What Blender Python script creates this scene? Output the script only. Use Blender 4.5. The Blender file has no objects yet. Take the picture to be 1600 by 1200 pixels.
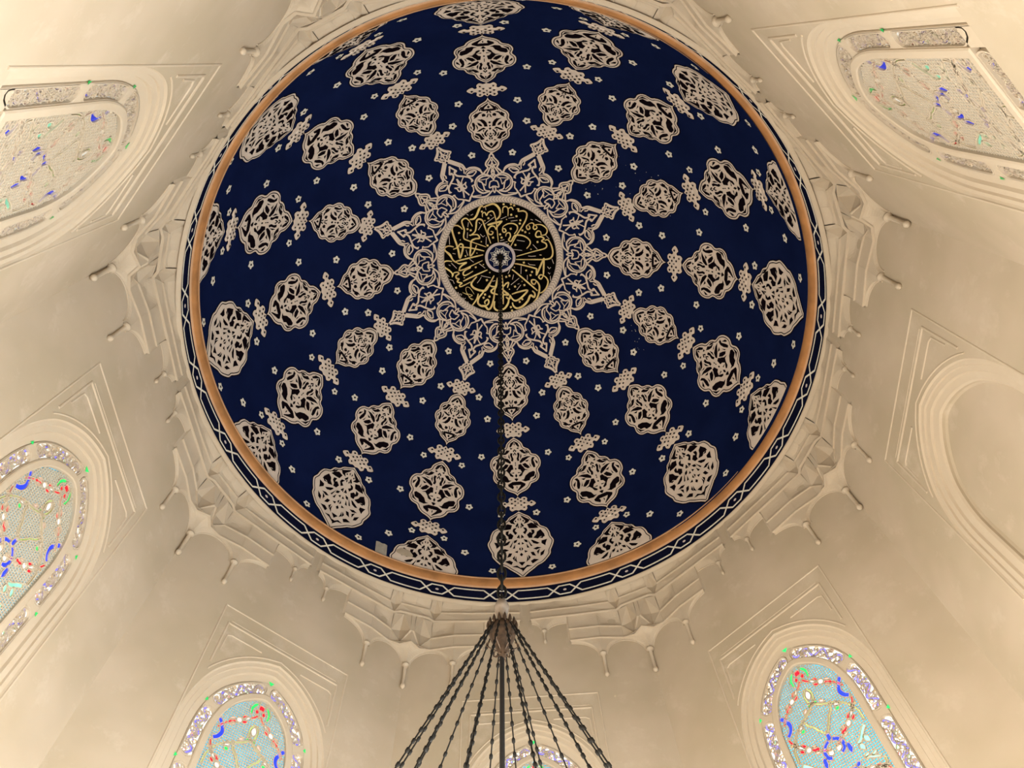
import bpy, math, random
from mathutils import Vector, Matrix
from mathutils.geometry import tessellate_polygon
random.seed(7)
S = 4.0            # metres per wall apothem
EYE = 1.6          # eye height above the floor
R = math.radians
sc = bpy.context.scene
col = sc.collection

# ---------------------------------------------------------------- camera
cam_d = bpy.data.cameras.new('camera'); cam = bpy.data.objects.new('camera', cam_d); col.objects.link(cam)
cam_d.sensor_width = 36.0; cam_d.lens = 25.242; cam_d.clip_start = 0.05; cam_d.clip_end = 100
cam.location = (0.0265, -3.330, EYE)
cam.rotation_euler = (R(155.736), R(1.568), R(3.429))
sc.camera = cam
# ---------------------------------------------------------------- world, exposure
w = bpy.data.worlds.new('world'); sc.world = w; w.use_nodes = True
w.node_tree.nodes['Background'].inputs[0].default_value = (0.55, 0.70, 0.90, 1)
w.node_tree.nodes['Background'].inputs[1].default_value = 1.0
sc.view_settings.view_transform = 'Standard'; sc.view_settings.look = 'None'
sc.view_settings.gamma = 1.0; sc.view_settings.use_curve_mapping = False
sc.view_settings.exposure = 1.43
LAMP_WATTS = 28.0          # each of the sixteen chandelier lamps
LAMP_COLOR = (1.0, 0.905, 0.75)
DAY = 1.0                  # daylight strength behind the coloured glass
LOW_FILL = 17.0           # glow of the unseen panes added low in two walls as fill

# ---------------------------------------------------------------- materials
MATS = {}
def new_mat(name):
    m = bpy.data.materials.new(name); m.use_nodes = True; MATS[name] = m
    return m, m.node_tree.nodes, m.node_tree.links, m.node_tree.nodes['Principled BSDF']
def matte(m):
    """turn a finished node material into a purely diffuse one (chalky paint, lime plaster)"""
    n, l = m.node_tree.nodes, m.node_tree.links; b = n['Principled BSDF']; d = n.new('ShaderNodeBsdfDiffuse')
    src = b.inputs['Base Color']
    d.inputs['Color'].default_value = src.default_value
    if src.is_linked: l.new(src.links[0].from_socket, d.inputs['Color'])
    l.new(d.outputs[0], n['Material Output'].inputs['Surface']); n.remove(b)
    return m
def plain(name, rgb, rough=0.8, metal=0.0, var=0.0, scale=6.0, bump=0.0, spec=0.5):
    m, n, l, b = new_mat(name)
    b.inputs['Roughness'].default_value = rough; b.inputs['Metallic'].default_value = metal
    b.inputs['Specular IOR Level'].default_value = spec
    b.inputs['Base Color'].default_value = (*rgb, 1)
    if var or bump:
        tc = n.new('ShaderNodeTexCoord'); nz = n.new('ShaderNodeTexNoise')
        nz.inputs['Scale'].default_value = scale; nz.inputs['Detail'].default_value = 3
        l.new(tc.outputs['Object'], nz.inputs['Vector'])
        if var:
            rp = n.new('ShaderNodeValToRGB')
            rp.color_ramp.elements[0].position = 0.3; rp.color_ramp.elements[1].position = 0.7
            rp.color_ramp.elements[0].color = (*[c * (1 - var) for c in rgb], 1)
            rp.color_ramp.elements[1].color = (*[min(1, c * (1 + var)) for c in rgb], 1)
            l.new(nz.outputs['Fac'], rp.inputs['Fac']); l.new(rp.outputs['Color'], b.inputs['Base Color'])
        if bump:
            bp = n.new('ShaderNodeBump'); bp.inputs['Strength'].default_value = bump; bp.inputs['Distance'].default_value = 0.02
            l.new(nz.outputs['Fac'], bp.inputs['Height']); l.new(bp.outputs['Normal'], b.inputs['Normal'])
    return m
def plaster(name, a, b_, c):
    """warm plaster with soft patches of age, a few paler scuffs"""
    m, n, l, b = new_mat(name)
    b.inputs['Roughness'].default_value = 0.75; b.inputs['Specular IOR Level'].default_value = 0.25
    tc = n.new('ShaderNodeTexCoord')
    n1 = n.new('ShaderNodeTexNoise'); n1.inputs['Scale'].default_value = 0.75; n1.inputs['Detail'].default_value = 3; n1.inputs['Roughness'].default_value = 0.6
    n2 = n.new('ShaderNodeTexNoise'); n2.inputs['Scale'].default_value = 3.1; n2.inputs['Detail'].default_value = 5; n2.inputs['Roughness'].default_value = 0.65
    for q in (n1, n2): l.new(tc.outputs['Object'], q.inputs['Vector'])
    r1 = n.new('ShaderNodeValToRGB'); r1.color_ramp.elements[0].position = .38; r1.color_ramp.elements[1].position = .64
    r1.color_ramp.elements[0].color = (*a, 1); r1.color_ramp.elements[1].color = (*b_, 1)
    l.new(n1.outputs['Fac'], r1.inputs['Fac'])
    r2 = n.new('ShaderNodeValToRGB'); r2.color_ramp.elements[0].position = .56; r2.color_ramp.elements[1].position = .70
    r2.color_ramp.elements[0].color = (0, 0, 0, 1); r2.color_ramp.elements[1].color = (.5, .5, .5, 1)
    l.new(n2.outputs['Fac'], r2.inputs['Fac'])
    mx = n.new('ShaderNodeMix'); mx.data_type = 'RGBA'
    l.new(r2.outputs['Color'], mx.inputs[0]); l.new(r1.outputs['Color'], mx.inputs[6]); mx.inputs[7].default_value = (*c, 1)
    l.new(mx.outputs[2], b.inputs['Base Color'])
    return m
def glass_lit(name, rgb, strength):
    """coloured window glass with daylight behind it"""
    m, n, l, b = new_mat(name)
    b.inputs['Base Color'].default_value = (*[0.25 * c for c in rgb], 1); b.inputs['Roughness'].default_value = .15
    tc = n.new('ShaderNodeTexCoord'); nz = n.new('ShaderNodeTexNoise'); nz.inputs['Scale'].default_value = 9; nz.inputs['Detail'].default_value = 3
    l.new(tc.outputs['Object'], nz.inputs['Vector'])
    mr = n.new('ShaderNodeMapRange'); mr.inputs[1].default_value = .3; mr.inputs[2].default_value = .7
    mr.inputs[3].default_value = .75 * strength; mr.inputs[4].default_value = 1.15 * strength
    l.new(nz.outputs['Fac'], mr.inputs[0]); l.new(mr.outputs[0], b.inputs['Emission Strength'])
    b.inputs['Emission Color'].default_value = (*rgb, 1)
    if strength < 5: m.cycles.emission_sampling = 'NONE'
    return m
plaster('wall_plaster', (.455, .390, .298), (.530, .455, .365), (.590, .520, .435))
plaster('trim_plaster', (.535, .460, .365), (.570, .495, .400), (.600, .530, .440))
plain('dome_blue', (.0068, .0135, .064), .8, var=.15, scale=1.6, spec=.08)
plain('band_blue', (.0065, .0085, .030), .8, var=.2, scale=3, spec=.1)
plain('paint_dark', (.008, .005, .008), .9, spec=.05)
plain('paint_black', (.004, .0035, .003), .9, spec=.05)
plain('paint_cream', (.84, .745, .675), .8, var=.06, scale=5, spec=.1)
plain('paint_pale', (.86, .85, .79), .8, var=.08, scale=5, spec=.1)
plain('paint_lilac', (.72, .66, .69), .8, spec=.1)
plain('gold_leaf', (.95, .68, .28), .6, metal=.05, var=.25, scale=9)
for k_ in ('wall_plaster', 'trim_plaster', 'dome_blue', 'band_blue', 'paint_dark', 'paint_black', 'paint_cream', 'paint_pale', 'paint_lilac'): matte(MATS[k_])
plain('wood_cornice', (.47, .225, .085), .55, var=.22, scale=4, bump=.1)
plain('wood_fillet', (.55, .33, .19), .55, var=.1, scale=4)
plain('iron', (.005, .0045, .004), .7, spec=.2)
plain('bronze', (.055, .034, .022), .55, metal=.4, var=.5, scale=30)
plain('horn', (.26, .215, .18), .4, var=.25, scale=14)
plain('cable_grey', (.010, .009, .009), .7, spec=.2)
plain('paper', (.42, .40, .36), .8, var=.12, scale=14)
plain('carpet', (.16, .07, .05), .95, var=.3, scale=8)
plain('lamp_glass', (.9, .85, .75), .2)
m, n, l, b = new_mat('bulb'); b.inputs['Emission Color'].default_value = (1, .78, .5, 1); b.inputs['Emission Strength'].default_value = 12; m.cycles.emission_sampling = 'NONE'

# ---------------------------------------------------------------- mesh helpers
class MB:
    def __init__(s): s.v = []; s.f = []; s.m = []; s.mats = []
    def mat(s, name):
        if name not in s.mats: s.mats.append(name)
        return s.mats.index(name)
    def face(s, pts, m=0):
        i = len(s.v); s.v.extend([tuple(p) for p in pts]); s.f.append(tuple(range(i, i + len(pts)))); s.m.append(m)
    def grid(s, rows, m=0, closed=False):
        i = len(s.v); nr = len(rows); nc = len(rows[0])
        for r in rows: s.v.extend([tuple(p) for p in r])
        for a in range(nr - 1):
            for c in range(nc if closed else nc - 1):
                d = (c + 1) % nc
                s.f.append((i + a * nc + c, i + a * nc + d, i + (a + 1) * nc + d, i + (a + 1) * nc + c)); s.m.append(m)
    def box(s, c, sx, sy, sz, m=0):
        x, y, z = c; P = [(x + a * sx, y + b * sy, z + e * sz) for a in (-1, 1) for b in (-1, 1) for e in (-1, 1)]
        i = len(s.v); s.v.extend(P)
        for q in ((0, 1, 3, 2), (4, 6, 7, 5), (0, 4, 5, 1), (2, 3, 7, 6), (0, 2, 6, 4), (1, 5, 7, 3)):
            s.f.append(tuple(i + k for k in q)); s.m.append(m)
    def tube(s, pts, r, n=6, m=0, closed=False, cap=True):
        P = [Vector(p) for p in pts]; rows = []; N = len(P)
        up = None
        for i in range(N):
            a = P[(i - 1) % N] if (closed or i > 0) else P[i]; b = P[(i + 1) % N] if (closed or i < N - 1) else P[i]
            t = (b - a); t = t.normalized() if t.length > 1e-9 else Vector((0, 0, 1))
            if up is None: up = Vector((0, 0, 1)) if abs(t.z) < .9 else Vector((1, 0, 0))
            u = up - t * up.dot(t)
            if u.length < 1e-6: u = t.orthogonal()
            u.normalize(); up = u; w = t.cross(u)
            rr = r[i] if isinstance(r, (list, tuple)) else r
            rows.append([P[i] + (u * math.cos(2 * math.pi * k / n) + w * math.sin(2 * math.pi * k / n)) * rr for k in range(n)])
        if closed: rows.append(rows[0])
        s.grid(rows, m, closed=True)
        if cap and not closed: s.face(rows[0][::-1], m); s.face(rows[-1], m)
    def lathe(s, prof, n=24, m=0, c=(0, 0)):
        s.grid([[(c[0] + r * math.cos(2 * math.pi * k / n), c[1] + r * math.sin(2 * math.pi * k / n), z) for k in range(n)] for r, z in prof], m, closed=True)
    def mesh(s, name, scale=1.0, smooth=False):
        me = bpy.data.meshes.new(name)
        me.from_pydata([(x * scale, y * scale, z * scale) for x, y, z in s.v], [], s.f)
        for k in s.mats: me.materials.append(MATS[k])
        me.polygons.foreach_set('material_index', s.m)
        if smooth: me.polygons.foreach_set('use_smooth', [True] * len(s.f))
        me.update(); return me
def link(name, me, parent=None, loc=(0, 0, 0), rz=0.0, **tags):
    o = bpy.data.objects.new(name, me); col.objects.link(o)
    o.location = loc; o.rotation_euler = (0, 0, rz)
    if parent is not None: o.parent = parent
    for k, v in tags.items(): o[k] = v
    return o
def catmull(p, n=5, closed=False):
    N = len(p); out = []
    for i in range(N if closed else N - 1):
        g = lambda k: p[k % N] if closed else p[max(0, min(N - 1, k))]
        a, b, c, d = g(i - 1), g(i), g(i + 1), g(i + 2)
        for j in range(n):
            t = j / n
            out.append(tuple(.5 * (2 * b[k] + (c[k] - a[k]) * t + (2 * a[k] - 5 * b[k] + 4 * c[k] - d[k]) * t * t + (3 * b[k] - a[k] - 3 * c[k] + d[k]) * t ** 3) for k in range(len(b))))
    if not closed: out.append(tuple(p[-1]))
    return out
def offset2(p, dlt, closed=False):
    out = []; N = len(p)
    for i in range(N):
        a = p[(i - 1) % N] if (closed or i) else p[i]; b = p[(i + 1) % N] if (closed or i < N - 1) else p[i]
        tx, ty = b[0] - a[0], b[1] - a[1]; L = math.hypot(tx, ty) or 1
        out.append((p[i][0] + dlt * ty / L, p[i][1] - dlt * tx / L))
    return out
def strip2(p, wdt, closed=False, taper=False):
    """quads (2D) of a ribbon along p"""
    N = len(p); L = []; Rr = []
    for i in range(N):
        k = 1.0
        if taper: k = .35 + .65 * math.sin(math.pi * (i + .6) / (N + .2)) ** .5
        a = p[(i - 1) % N] if (closed or i) else p[i]; b = p[(i + 1) % N] if (closed or i < N - 1) else p[i]
        tx, ty = b[0] - a[0], b[1] - a[1]; q = math.hypot(tx, ty) or 1
        L.append((p[i][0] + wdt * k / 2 * ty / q, p[i][1] - wdt * k / 2 * tx / q)); Rr.append((p[i][0] - wdt * k / 2 * ty / q, p[i][1] + wdt * k / 2 * tx / q))
    return [(L[i], L[(i + 1) % N], Rr[(i + 1) % N], Rr[i]) for i in range(N if closed else N - 1)]

# painted ornament of the dome, measured on the dome itself in hundredths of a degree of arc
ORN_SMALL = [[[0,-835],[148,-746],[224,-662],[258,-563],[277,-482],[372,-424],[438,-343],[459,-245],[453,-174],[513,-109],[539,-20],[532,62],[498,127],[456,197],[468,287],[429,388],[338,453],[284,499],[235,587],[124,668],[41,728],[0,813]],[[[8,-683],[97,-622],[157,-537],[159,-495],[129,-509],[63,-589],[8,-657]],[[63,-459],[135,-461],[92,-430]],[[6,-621],[37,-568],[0,-523]],[[15,-443],[49,-387],[35,-371],[13,-412]],[[10,-370],[41,-312],[30,-298],[7,-339]],[[151,-402],[215,-414],[245,-404],[251,-346],[287,-288],[355,-224],[353,-204],[272,-228],[235,-275],[199,-343]],[[269,-380],[324,-350],[385,-271],[370,-258],[310,-315]],[[78,-327],[105,-334],[146,-267],[138,-226],[86,-159],[59,-140],[60,-161],[107,-230],[111,-281]],[[138,-362],[186,-314],[206,-222],[191,-245],[165,-306]],[[7,-297],[19,-265],[2,-235]],[[70,-291],[81,-269],[67,-244],[56,-272]],[[156,-203],[173,-148],[146,-136]],[[98,-115],[181,-116],[246,-159],[318,-158],[264,-125],[199,-92],[146,-73]],[[8,-150],[26,-114],[3,-81]],[[383,-115],[407,-100],[381,-32],[405,56],[405,119],[369,113],[349,46],[357,-57]],[[426,-70],[454,-12],[460,51],[437,-11]],[[183,-21],[234,-4],[271,44],[288,99],[229,59],[191,11]],[[302,-113],[306,-34],[328,48],[304,18],[287,-48]],[[6,-56],[19,-31],[2,-9]],[[4,38],[20,69],[0,96]],[[59,-45],[124,-37],[144,46],[204,135],[186,186],[124,138],[77,65]],[[144,53],[216,147],[282,187],[207,176]],[[10,39],[29,72],[5,102]],[[88,270],[155,257],[163,319],[122,341],[85,310]],[[286,268],[362,227],[323,301],[252,372],[210,393],[145,385],[226,354]],[[267,347],[351,290],[363,308],[291,375]],[[59,219],[12,347],[14,303],[41,231]],[[57,362],[13,428],[14,393],[42,352]],[[77,418],[155,433],[179,457],[133,546],[5,650],[6,618],[95,529],[112,476]],[[8,493],[29,532],[3,568]],[[49,442],[61,460],[46,477],[34,457]],[[201,432],[221,462],[165,553],[147,535],[190,485]]]]
ORN_MEDIUM = [[[0,-851],[107,-777],[203,-674],[245,-557],[340,-508],[415,-420],[441,-343],[560,-293],[641,-185],[667,-55],[645,65],[577,161],[604,307],[574,428],[488,508],[376,538],[340,613],[248,713],[110,778],[27,836],[0,890]],[[[0,-738],[89,-686],[129,-582],[100,-574],[45,-652],[0,-713]],[[56,-535],[113,-553],[98,-505]],[[0,-698],[10,-655],[0,-615]],[[0,-507],[42,-452],[27,-427],[0,-468]],[[0,-420],[39,-351],[31,-324],[0,-375]],[[132,-474],[211,-480],[251,-413],[349,-353],[249,-364],[180,-414]],[[253,-462],[323,-429],[394,-350],[321,-388]],[[66,-395],[108,-399],[121,-343],[90,-237],[102,-174],[66,-162],[47,-226],[78,-316]],[[157,-370],[169,-291],[131,-205],[145,-294]],[[122,-140],[188,-227],[317,-264],[416,-257],[330,-224],[243,-158],[128,-93]],[[216,-293],[333,-319],[261,-292]],[[183,-56],[254,-78],[322,-6],[370,63],[320,79],[237,29]],[[256,-140],[363,-164],[312,-114]],[[360,-79],[408,56],[385,22]],[[457,-219],[514,-217],[469,-140],[506,-8],[510,70],[475,80],[429,-37],[426,-147]],[[509,-143],[582,-72],[577,-3],[550,-50]],[[85,-50],[141,-60],[181,22],[234,123],[177,195],[147,271],[91,297],[70,279],[163,178],[123,95],[68,74]],[[180,-28],[235,92],[321,134],[234,118]],[[199,404],[244,298],[344,216],[457,187],[491,224],[466,330],[367,362],[337,437],[226,454],[130,404]],[[393,433],[479,361],[537,232],[509,385]],[[0,-134],[7,-104],[0,-78]],[[0,-71],[6,-46],[0,-24]],[[0,40],[17,67],[0,91]],[[49,174],[142,188],[51,195]],[[2,218],[23,273],[0,324]],[[51,362],[0,435],[0,400],[34,355]],[[108,458],[224,534],[209,580],[98,665],[0,743],[0,712],[85,615],[114,554]],[[32,495],[48,532],[38,566]],[[0,573],[7,617],[0,659]]]]
ORN_LARGE = [[[0,-1104],[127,-1012],[252,-928],[319,-819],[443,-739],[510,-598],[646,-504],[714,-343],[734,-210],[792,-52],[742,138],[693,255],[679,381],[578,543],[483,656],[376,716],[268,830],[126,968],[0,1129]],[[[32,-979],[139,-898],[254,-809],[203,-739],[109,-702],[155,-792],[66,-919]],[[28,-899],[42,-851],[22,-805]],[[97,-822],[111,-797],[95,-775],[81,-800]],[[190,-674],[293,-709],[397,-621],[446,-529],[318,-537],[228,-549]],[[332,-746],[436,-644],[453,-584],[364,-675]],[[37,-742],[99,-636],[76,-609],[34,-678]],[[29,-654],[50,-608],[24,-565]],[[84,-589],[155,-558],[173,-483],[116,-363],[74,-421],[133,-487]],[[169,-337],[237,-414],[289,-371],[279,-225],[208,-234]],[[279,-499],[341,-466],[345,-387],[303,-315]],[[418,-400],[496,-460],[574,-299],[586,-222],[479,-243],[420,-179],[315,-220],[393,-306]],[[454,-198],[572,-230],[528,-179]],[[275,-151],[360,-89],[445,-25],[390,-4],[304,-47],[253,-154]],[[504,-89],[631,-114],[586,2],[580,82],[498,-15]],[[26,-357],[79,-273],[65,-245],[23,-303]],[[22,-293],[38,-257],[19,-225]],[[80,-199],[150,-167],[163,-86],[111,-117]],[[31,-110],[76,-55],[27,-30]],[[168,-170],[266,48],[241,49]],[[134,-44],[192,94],[150,89]],[[291,145],[383,104],[473,132],[359,181]],[[22,50],[44,119],[16,184]],[[12,253],[32,314],[7,371]],[[78,172],[150,211],[91,248]],[[223,253],[284,254],[331,396],[260,359]],[[373,248],[434,171],[386,353]],[[445,416],[456,309],[555,220],[504,375]],[[121,357],[160,497],[109,576],[132,468]],[[213,562],[286,502],[392,532],[243,647]],[[75,567],[0,697],[0,649],[57,573]],[[49,776],[120,692],[225,719],[100,756],[1,913],[3,851]],[[6,767],[17,800],[4,830]],[[156,340],[204,424],[173,512],[169,420]]]]
ORN_KNOT = [[[0,-201],[67,-139],[109,-180],[181,-188],[238,-133],[227,-59],[279,-21],[347,-58],[450,45],[332,124],[271,74],[218,94],[222,175],[161,239],[73,202],[0,226]],[[[133,-112],[164,-132],[190,-105],[160,-85]],[[42,-52],[74,-71],[104,-46],[71,-28]],[[128,12],[160,-7],[190,19],[157,37]],[[48,72],[78,54],[105,78],[75,96]],[[125,152],[149,134],[171,157],[146,175]],[[307,21],[340,2],[369,31],[336,50]],[[0,-140],[17,-110],[0,-85]],[[0,-21],[9,9],[0,34]],[[0,118],[0,144],[0,165]]]]
ORN_STAR = [[20,[[2902,-6],[2840,89],[2768,137],[2652,331],[2572,357],[2492,272],[2407,464],[2357,597],[2389,682],[2498,765],[2582,1002],[2613,1296],[2605,1513],[2757,1604],[2897,1858],[3023,2075],[3065,2108],[3104,2007],[3162,1980],[3228,1845],[3316,2021],[3392,2136],[3519,2235]]],[13,[[2792,11],[2720,70],[2609,237],[2567,222],[2556,47]]],[13,[[2398,651],[2472,815],[2542,1025],[2568,1292],[2542,1527],[2485,1666]]],[15,[[2514,1703],[2637,1636],[2782,1752],[2906,1981],[3034,2193],[3100,2267]]],[13,[[3099,2262],[3123,2091],[3183,2072],[3236,1970],[3307,2086],[3432,2225]]],[16,[[1844,357],[1894,725],[2017,768],[2127,827],[2175,1002],[2240,911],[2278,654],[2278,422]]],[21,[[1844,357],[1827,939],[1939,1268],[2069,1339],[2210,1221],[2304,949],[2334,551],[2250,170]]],[11,[[1882,873],[2006,1164],[2130,1185],[2246,986],[2296,645]]],[16,[[1780,1],[1894,116],[1971,-5]]],[16,[[1979,27],[1942,225],[1948,365],[2091,263],[2117,90]]],[16,[[2117,-61],[2217,74],[2281,1],[2359,-98]]],[15,[[2170,-13],[2250,170],[2320,67],[2380,96],[2443,9],[2360,-47]]],[18,[[2250,170],[2291,398],[2431,227],[2556,47]]],[11,[[2224,249],[2177,474],[2021,605],[2081,721]]],[11,[[2199,337],[2197,938]]],[20,[[1851,167],[1738,610],[1728,1124],[1807,1751],[1872,1868]]],[11,[[1791,1116],[1840,1861]]],[20,[[1958,1575],[1883,1854],[1747,2259]]],[18,[[1767,2281],[1847,2521]]],[16,[[1906,2021],[2061,2191],[2200,2241]]],[15,[[1951,1582],[2074,1510],[2114,1557],[2115,1333]]],[20,[[2132,1931],[2125,2108],[2226,2208],[2310,2222]]],[16,[[2275,1815],[2233,2113],[2356,2208],[2463,2243]]],[15,[[2131,1923],[2212,1938],[2275,1815]]],[16,[[2444,1805],[2332,2080],[2273,2108]]],[20,[[2221,1387],[2351,1496],[2443,1799],[2536,2123],[2648,2210]]],[13,[[2212,1498],[2292,1397],[2227,1370]]],[16,[[2460,966],[2371,1287],[2445,1588],[2507,1371],[2509,1117],[2460,966]]],[13,[[2475,1139],[2470,1511]]],[16,[[2650,2045],[2652,2151],[2674,2182],[2687,2045],[2650,2045]]],[18,[[2683,2049],[2877,2275]]],[15,[[2617,1752],[2682,1809],[2741,1786],[2847,1966],[2987,2203]]],[13,[[3126,2175],[3188,2092],[3242,2214],[3387,2241]]],[11,[[3126,2238],[3242,2214],[3254,2099]]],[13,[[2448,-71],[2555,20]]],[13,[[2582,-61],[2658,8],[2718,26]]],[11,[[2585,-197],[2566,-92],[2599,4]]]]
ORN_GOLD = [[33,[[-738,-1107],[-629,-1112],[-545,-1201],[-472,-1356],[-420,-1433],[-358,-1443]]],[33,[[-361,-1403],[-203,-1460],[-79,-1478],[23,-1398],[77,-1265],[52,-1121],[-46,-1031]]],[20,[[-395,-1139],[-388,-1235],[-324,-1262],[-284,-1178],[-232,-1255],[-123,-1279],[-69,-1161],[-39,-901],[-24,-417]]],[34,[[-279,-911],[-82,-952],[121,-987]]],[24,[[-63,-774],[-10,-867],[113,-979]]],[23,[[-64,-758],[-104,-857],[-197,-864],[-273,-773],[-272,-677],[-197,-639],[-146,-699],[-206,-736]]],[26,[[-759,-657],[-626,-756],[-585,-882],[-557,-1041],[-491,-1091],[-402,-1043],[-365,-910],[-229,-400]]],[26,[[-788,-676],[-570,-670],[-515,-569],[-625,-563],[-739,-510],[-768,-352],[-804,-114],[-701,-200],[-608,-384]]],[23,[[-676,-907],[-756,-1077],[-844,-1151],[-941,-1097],[-935,-983],[-901,-834],[-934,-627],[-831,-535],[-361,-314]]],[29,[[-946,-855],[-1046,-963],[-1170,-978],[-1225,-888],[-1195,-690],[-1138,-457],[-1106,-276],[-1084,-80],[-995,-279],[-975,-422],[-1042,-462],[-1129,-375],[-1243,-341]]],[21,[[-1065,-384],[-755,-318],[-417,-206]]],[24,[[-1222,-403],[-1360,-444],[-1467,-402],[-1452,-319],[-1335,-207],[-1273,-22]]],[21,[[-1179,-2],[-456,-105]]],[18,[[144,-1212],[161,-1356],[239,-1384],[289,-1316],[277,-1115]]],[19,[[289,-1316],[376,-1360],[425,-1277]]],[23,[[511,-1305],[573,-1303],[554,-1239],[693,-1242],[774,-1166],[743,-1006],[624,-800],[472,-581],[298,-284]]],[21,[[129,-841],[257,-906],[397,-907],[501,-838],[495,-725],[411,-616]]],[21,[[129,-841],[108,-746],[135,-680],[199,-708],[172,-774],[125,-777]]],[24,[[182,-564],[210,-643],[289,-655],[307,-557],[254,-464],[322,-428],[391,-537],[456,-582],[627,-567],[763,-489],[829,-391],[801,-295],[718,-202]]],[21,[[830,-890],[748,-812],[775,-730],[839,-761],[812,-842]]],[21,[[830,-890],[908,-904],[952,-854],[925,-774],[962,-725],[1026,-772],[983,-854]]],[21,[[983,-854],[1138,-851],[1259,-769],[1294,-672],[1236,-576],[1126,-561]]],[24,[[1126,-561],[1114,-658],[1037,-675],[979,-580],[1015,-515],[1124,-521],[1200,-463],[1135,-400],[1242,-334],[1262,-253],[1189,-190],[950,-130],[439,-4]]],[24,[[1214,-415],[1308,-430],[1382,-301],[1422,-108],[1385,37],[1256,100],[939,102],[418,83]]],[28,[[1178,61],[1142,527]]],[29,[[1170,77],[950,539]]],[23,[[1142,543],[1074,638],[1012,588],[1063,525],[1142,543]]],[23,[[1142,543],[1219,608],[1262,721],[1208,881],[1106,992],[1024,1023]]],[23,[[372,195],[505,218],[928,345],[957,394],[942,538]]],[23,[[291,352],[382,421],[870,874],[962,957]]],[24,[[943,683],[891,778],[820,744],[816,663],[896,658],[943,683]]],[28,[[943,683],[1017,813],[1000,1006],[936,1165],[833,1275]]],[33,[[817,953],[886,1035],[857,1131],[762,1079],[673,1237],[519,1376],[370,1417],[276,1348],[250,1250]]],[29,[[249,1024],[446,970],[689,940],[501,1133],[350,1207],[256,1154],[199,1038]]],[28,[[82,1095],[176,1149],[199,1038]]],[31,[[160,1148],[127,1275],[29,1398],[-106,1453]]],[26,[[12,480],[14,673],[10,962],[-4,1283]]],[24,[[38,803],[107,727],[181,707],[140,841]]],[31,[[-61,828],[91,967],[151,1035],[-57,1006]]],[18,[[-121,551],[-152,758],[-210,882]]],[23,[[-1424,-273],[-1339,-165],[-1257,-26],[-1182,24],[-1146,-12],[-456,-110]]],[23,[[-1182,32],[-1106,73],[-914,62],[-1047,128],[-1118,201],[-1059,256],[-484,48]]],[26,[[-1306,-15],[-1463,-44],[-1557,16],[-1541,99],[-1394,232],[-1330,320],[-1339,416]]],[23,[[-1156,261],[-1026,243],[-814,201],[-964,266],[-1035,339],[-1009,406],[-910,385],[-760,312]]],[24,[[-1055,562],[-722,436],[-369,315]]],[24,[[-1312,387],[-1289,309],[-1191,297],[-1147,342],[-1233,397],[-1223,462],[-1161,486],[-1215,544],[-1170,581],[-1092,607],[-1162,663],[-1117,700],[-849,600]]],[33,[[-669,473],[-782,575],[-839,666],[-783,768],[-644,846],[-485,876],[-399,803],[-343,711],[-198,481]]],[31,[[-288,619],[-537,920],[-662,1054],[-699,1195],[-616,1283],[-504,1309],[-430,1396],[-344,1339],[-263,1136],[-212,898],[-125,583]]],[24,[[-599,1269],[-469,1280],[-398,1205],[-424,1123],[-510,1180],[-499,1245]]],[24,[[-346,743],[-268,781],[-188,787]]],[29,[[-206,818],[-309,891],[-281,957],[-140,1008]]],[23,[[-669,940],[-731,1095],[-876,1259]]],[29,[[-234,1186],[-262,1345],[-204,1430],[-92,1462]]],[9,[[-782,945],[-895,757],[-991,747],[-987,876],[-876,1081],[-826,1070]]],[9,[[-1100,864],[-961,943]]],[9,[[-990,908],[-834,973],[-934,1011],[-811,1088]]]]
ORN_DOTS = [[-399,-1293,18],[-243,-1094,18],[-814,-848,18],[-731,-807,18],[-1047,-769,18],[-156,-555,18],[-319,-350,18],[182,-1452,18],[373,-1442,18],[455,-1405,18],[364,-1151,18],[500,-1104,18],[595,-987,18],[575,-899,18],[327,-766,18],[635,-711,18],[710,-660,18],[38,-630,18],[71,-539,18],[1024,-378,18],[426,-318,18],[234,-1029,10],[240,-360,10],[-475,-468,11],[-340,-1037,11],[-1033,-574,10],[817,-624,10],[839,-182,11],[127,543,18],[217,516,18],[350,821,18],[609,792,18],[835,439,18],[791,526,18],[454,1244,18],[531,1175,18],[201,1376,18],[228,1474,18],[627,175,18],[193,885,10],[551,686,9],[678,394,16],[366,292,10],[1087,-21,10],[-406,593,19],[-486,981,19],[-533,1065,19],[-369,1047,19],[-1264,716,19],[-469,162,10],[-1014,470,10],[-680,215,16],[-311,392,11],[-930,-119,14],[-617,-168,9]]
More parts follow.
